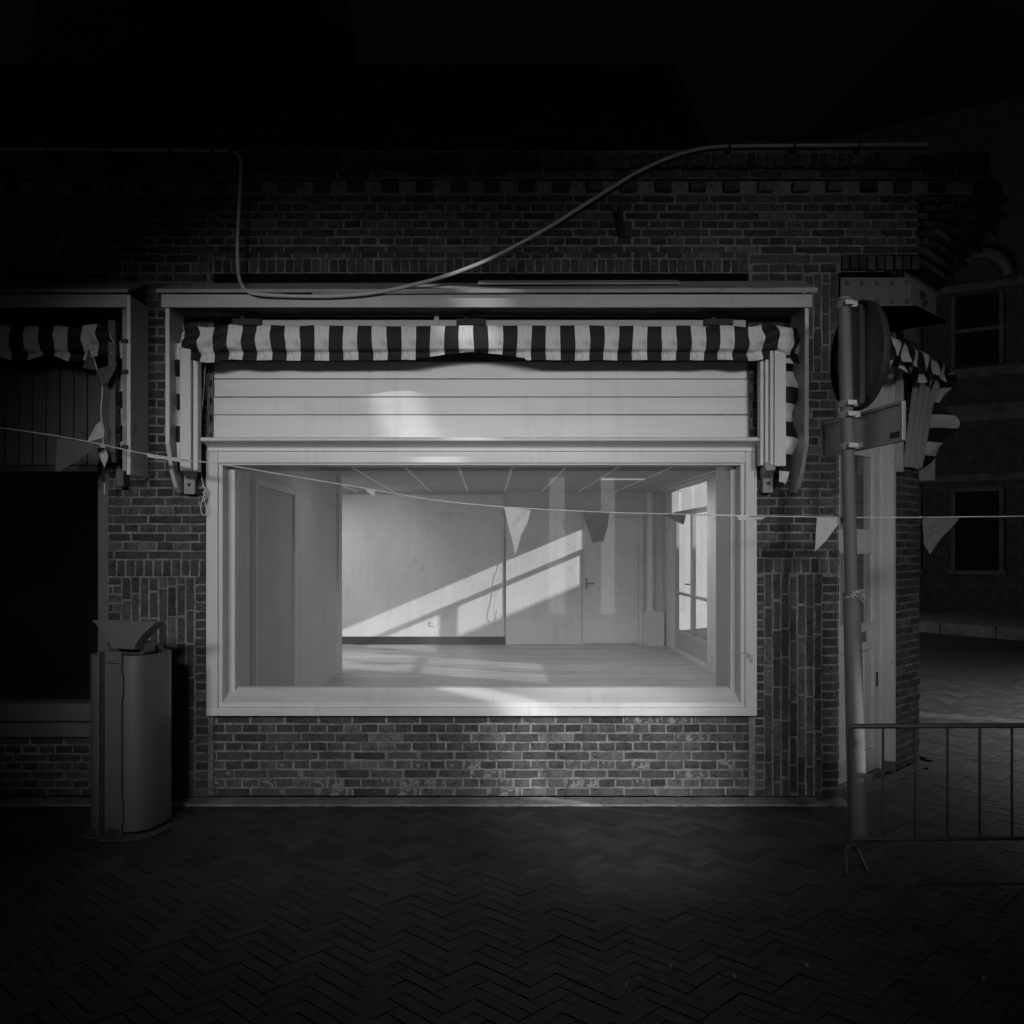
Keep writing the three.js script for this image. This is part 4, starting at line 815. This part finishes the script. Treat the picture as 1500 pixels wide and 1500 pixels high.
{ // unseen lamps added for the pool of light: floodlights on a mast, a lantern
  const t = thing('added_floodlights', 'added unseen mast with five floodlights that make the light pool on the shop front', 'added lamp', [0, 0, 8.2]);
  mesh('pole', rod(V(0, 0, 0), V(0, 3.9, 0), 0.08, 0.05), mat.iron, t); mesh('crossbar', rod(V(-3.1, 3.8, 0), V(3.1, 3.8, 0), 0.03), mat.iron, t);
  for (const [x, tx, ty, I, cone] of [[-3, -0.55, 1.5, 48, 0.29], [-1, -1.05, 1.35, 46, 0.28], [1, 1.05, 1.3, 36, 0.28], [3, 1.6, 1.85, 38, 0.3]]) {
    const h = part('added_lamp_head', t); h.position.set(x, 3.5, 0); h.lookAt(tx, ty, 0);
    mesh('housing', box(-0.2, 0.2, -0.15, 0.15, -0.15, 0.0, 0.02), mat.iron, h);
    mesh('added_lamp_glass', box(-0.17, 0.17, -0.12, 0.12, 0.001, 0.012), mat.addedLamp, h);
    const s = new THREE.SpotLight(0xffffff, I, 0, cone, 1, 2); s.position.set(x, 3.5, -0.05); s.target.position.set(tx, ty, -8.2); s.castShadow = true; s.shadow.radius = 18; s.shadow.mapSize.set(2048, 2048); s.shadow.camera.near = 0.3;
    t.add(s, s.target);
  }
  { // a fifth, narrow head added to brighten the foot of the wall
    const h = part('added_lamp_head', t); h.position.set(0.5, 3.5, 0); h.lookAt(0.85, 0.2, 0);
    mesh('housing', box(-0.12, 0.12, -0.12, 0.12, -0.2, 0.0, 0.02), mat.iron, h); mesh('added_lamp_glass', box(-0.1, 0.1, -0.1, 0.1, 0.001, 0.012), mat.addedLamp, h);
    const s = new THREE.SpotLight(0xffffff, 165, 0, 0.115, 1, 2); s.position.set(0.5, 3.5, -0.05); s.target.position.set(0.75, 0.08, -8.2); s.castShadow = true; s.shadow.radius = 6; s.shadow.mapSize.set(2048, 2048); t.add(s, s.target);
  }
  const l = thing('added_lantern', 'added unseen lantern on a post beside the side street', 'added lamp', [6.5, 0, -2.6]);  // unseen lantern, added to lighten the ground on the right
  mesh('pole', [rod(V(0.8, 0, 0), V(0.8, 3.5, 0), 0.06, 0.04), rod(V(0.82, 3.48, 0), V(0, 3.48, 0), 0.025)], mat.iron, l); const gl = new THREE.CylinderGeometry(0.13, 0.1, 0.03, 24); gl.translate(0, 3.3, 0); mesh('added_lamp_glass', gl, mat.addedLamp, l); const hd = new THREE.CylinderGeometry(0.05, 0.2, 0.16, 24); hd.translate(0, 3.4, 0); mesh('shade', hd, mat.iron, l);
  const p = new THREE.SpotLight(0xffffff, 54, 0, 1.15, 0.55, 2); p.position.set(0, 3.26, 0); p.target.position.set(0, 0, 0); p.castShadow = true; p.shadow.radius = 6; l.add(p, p.target);
}
renderer.render(scene, camera);
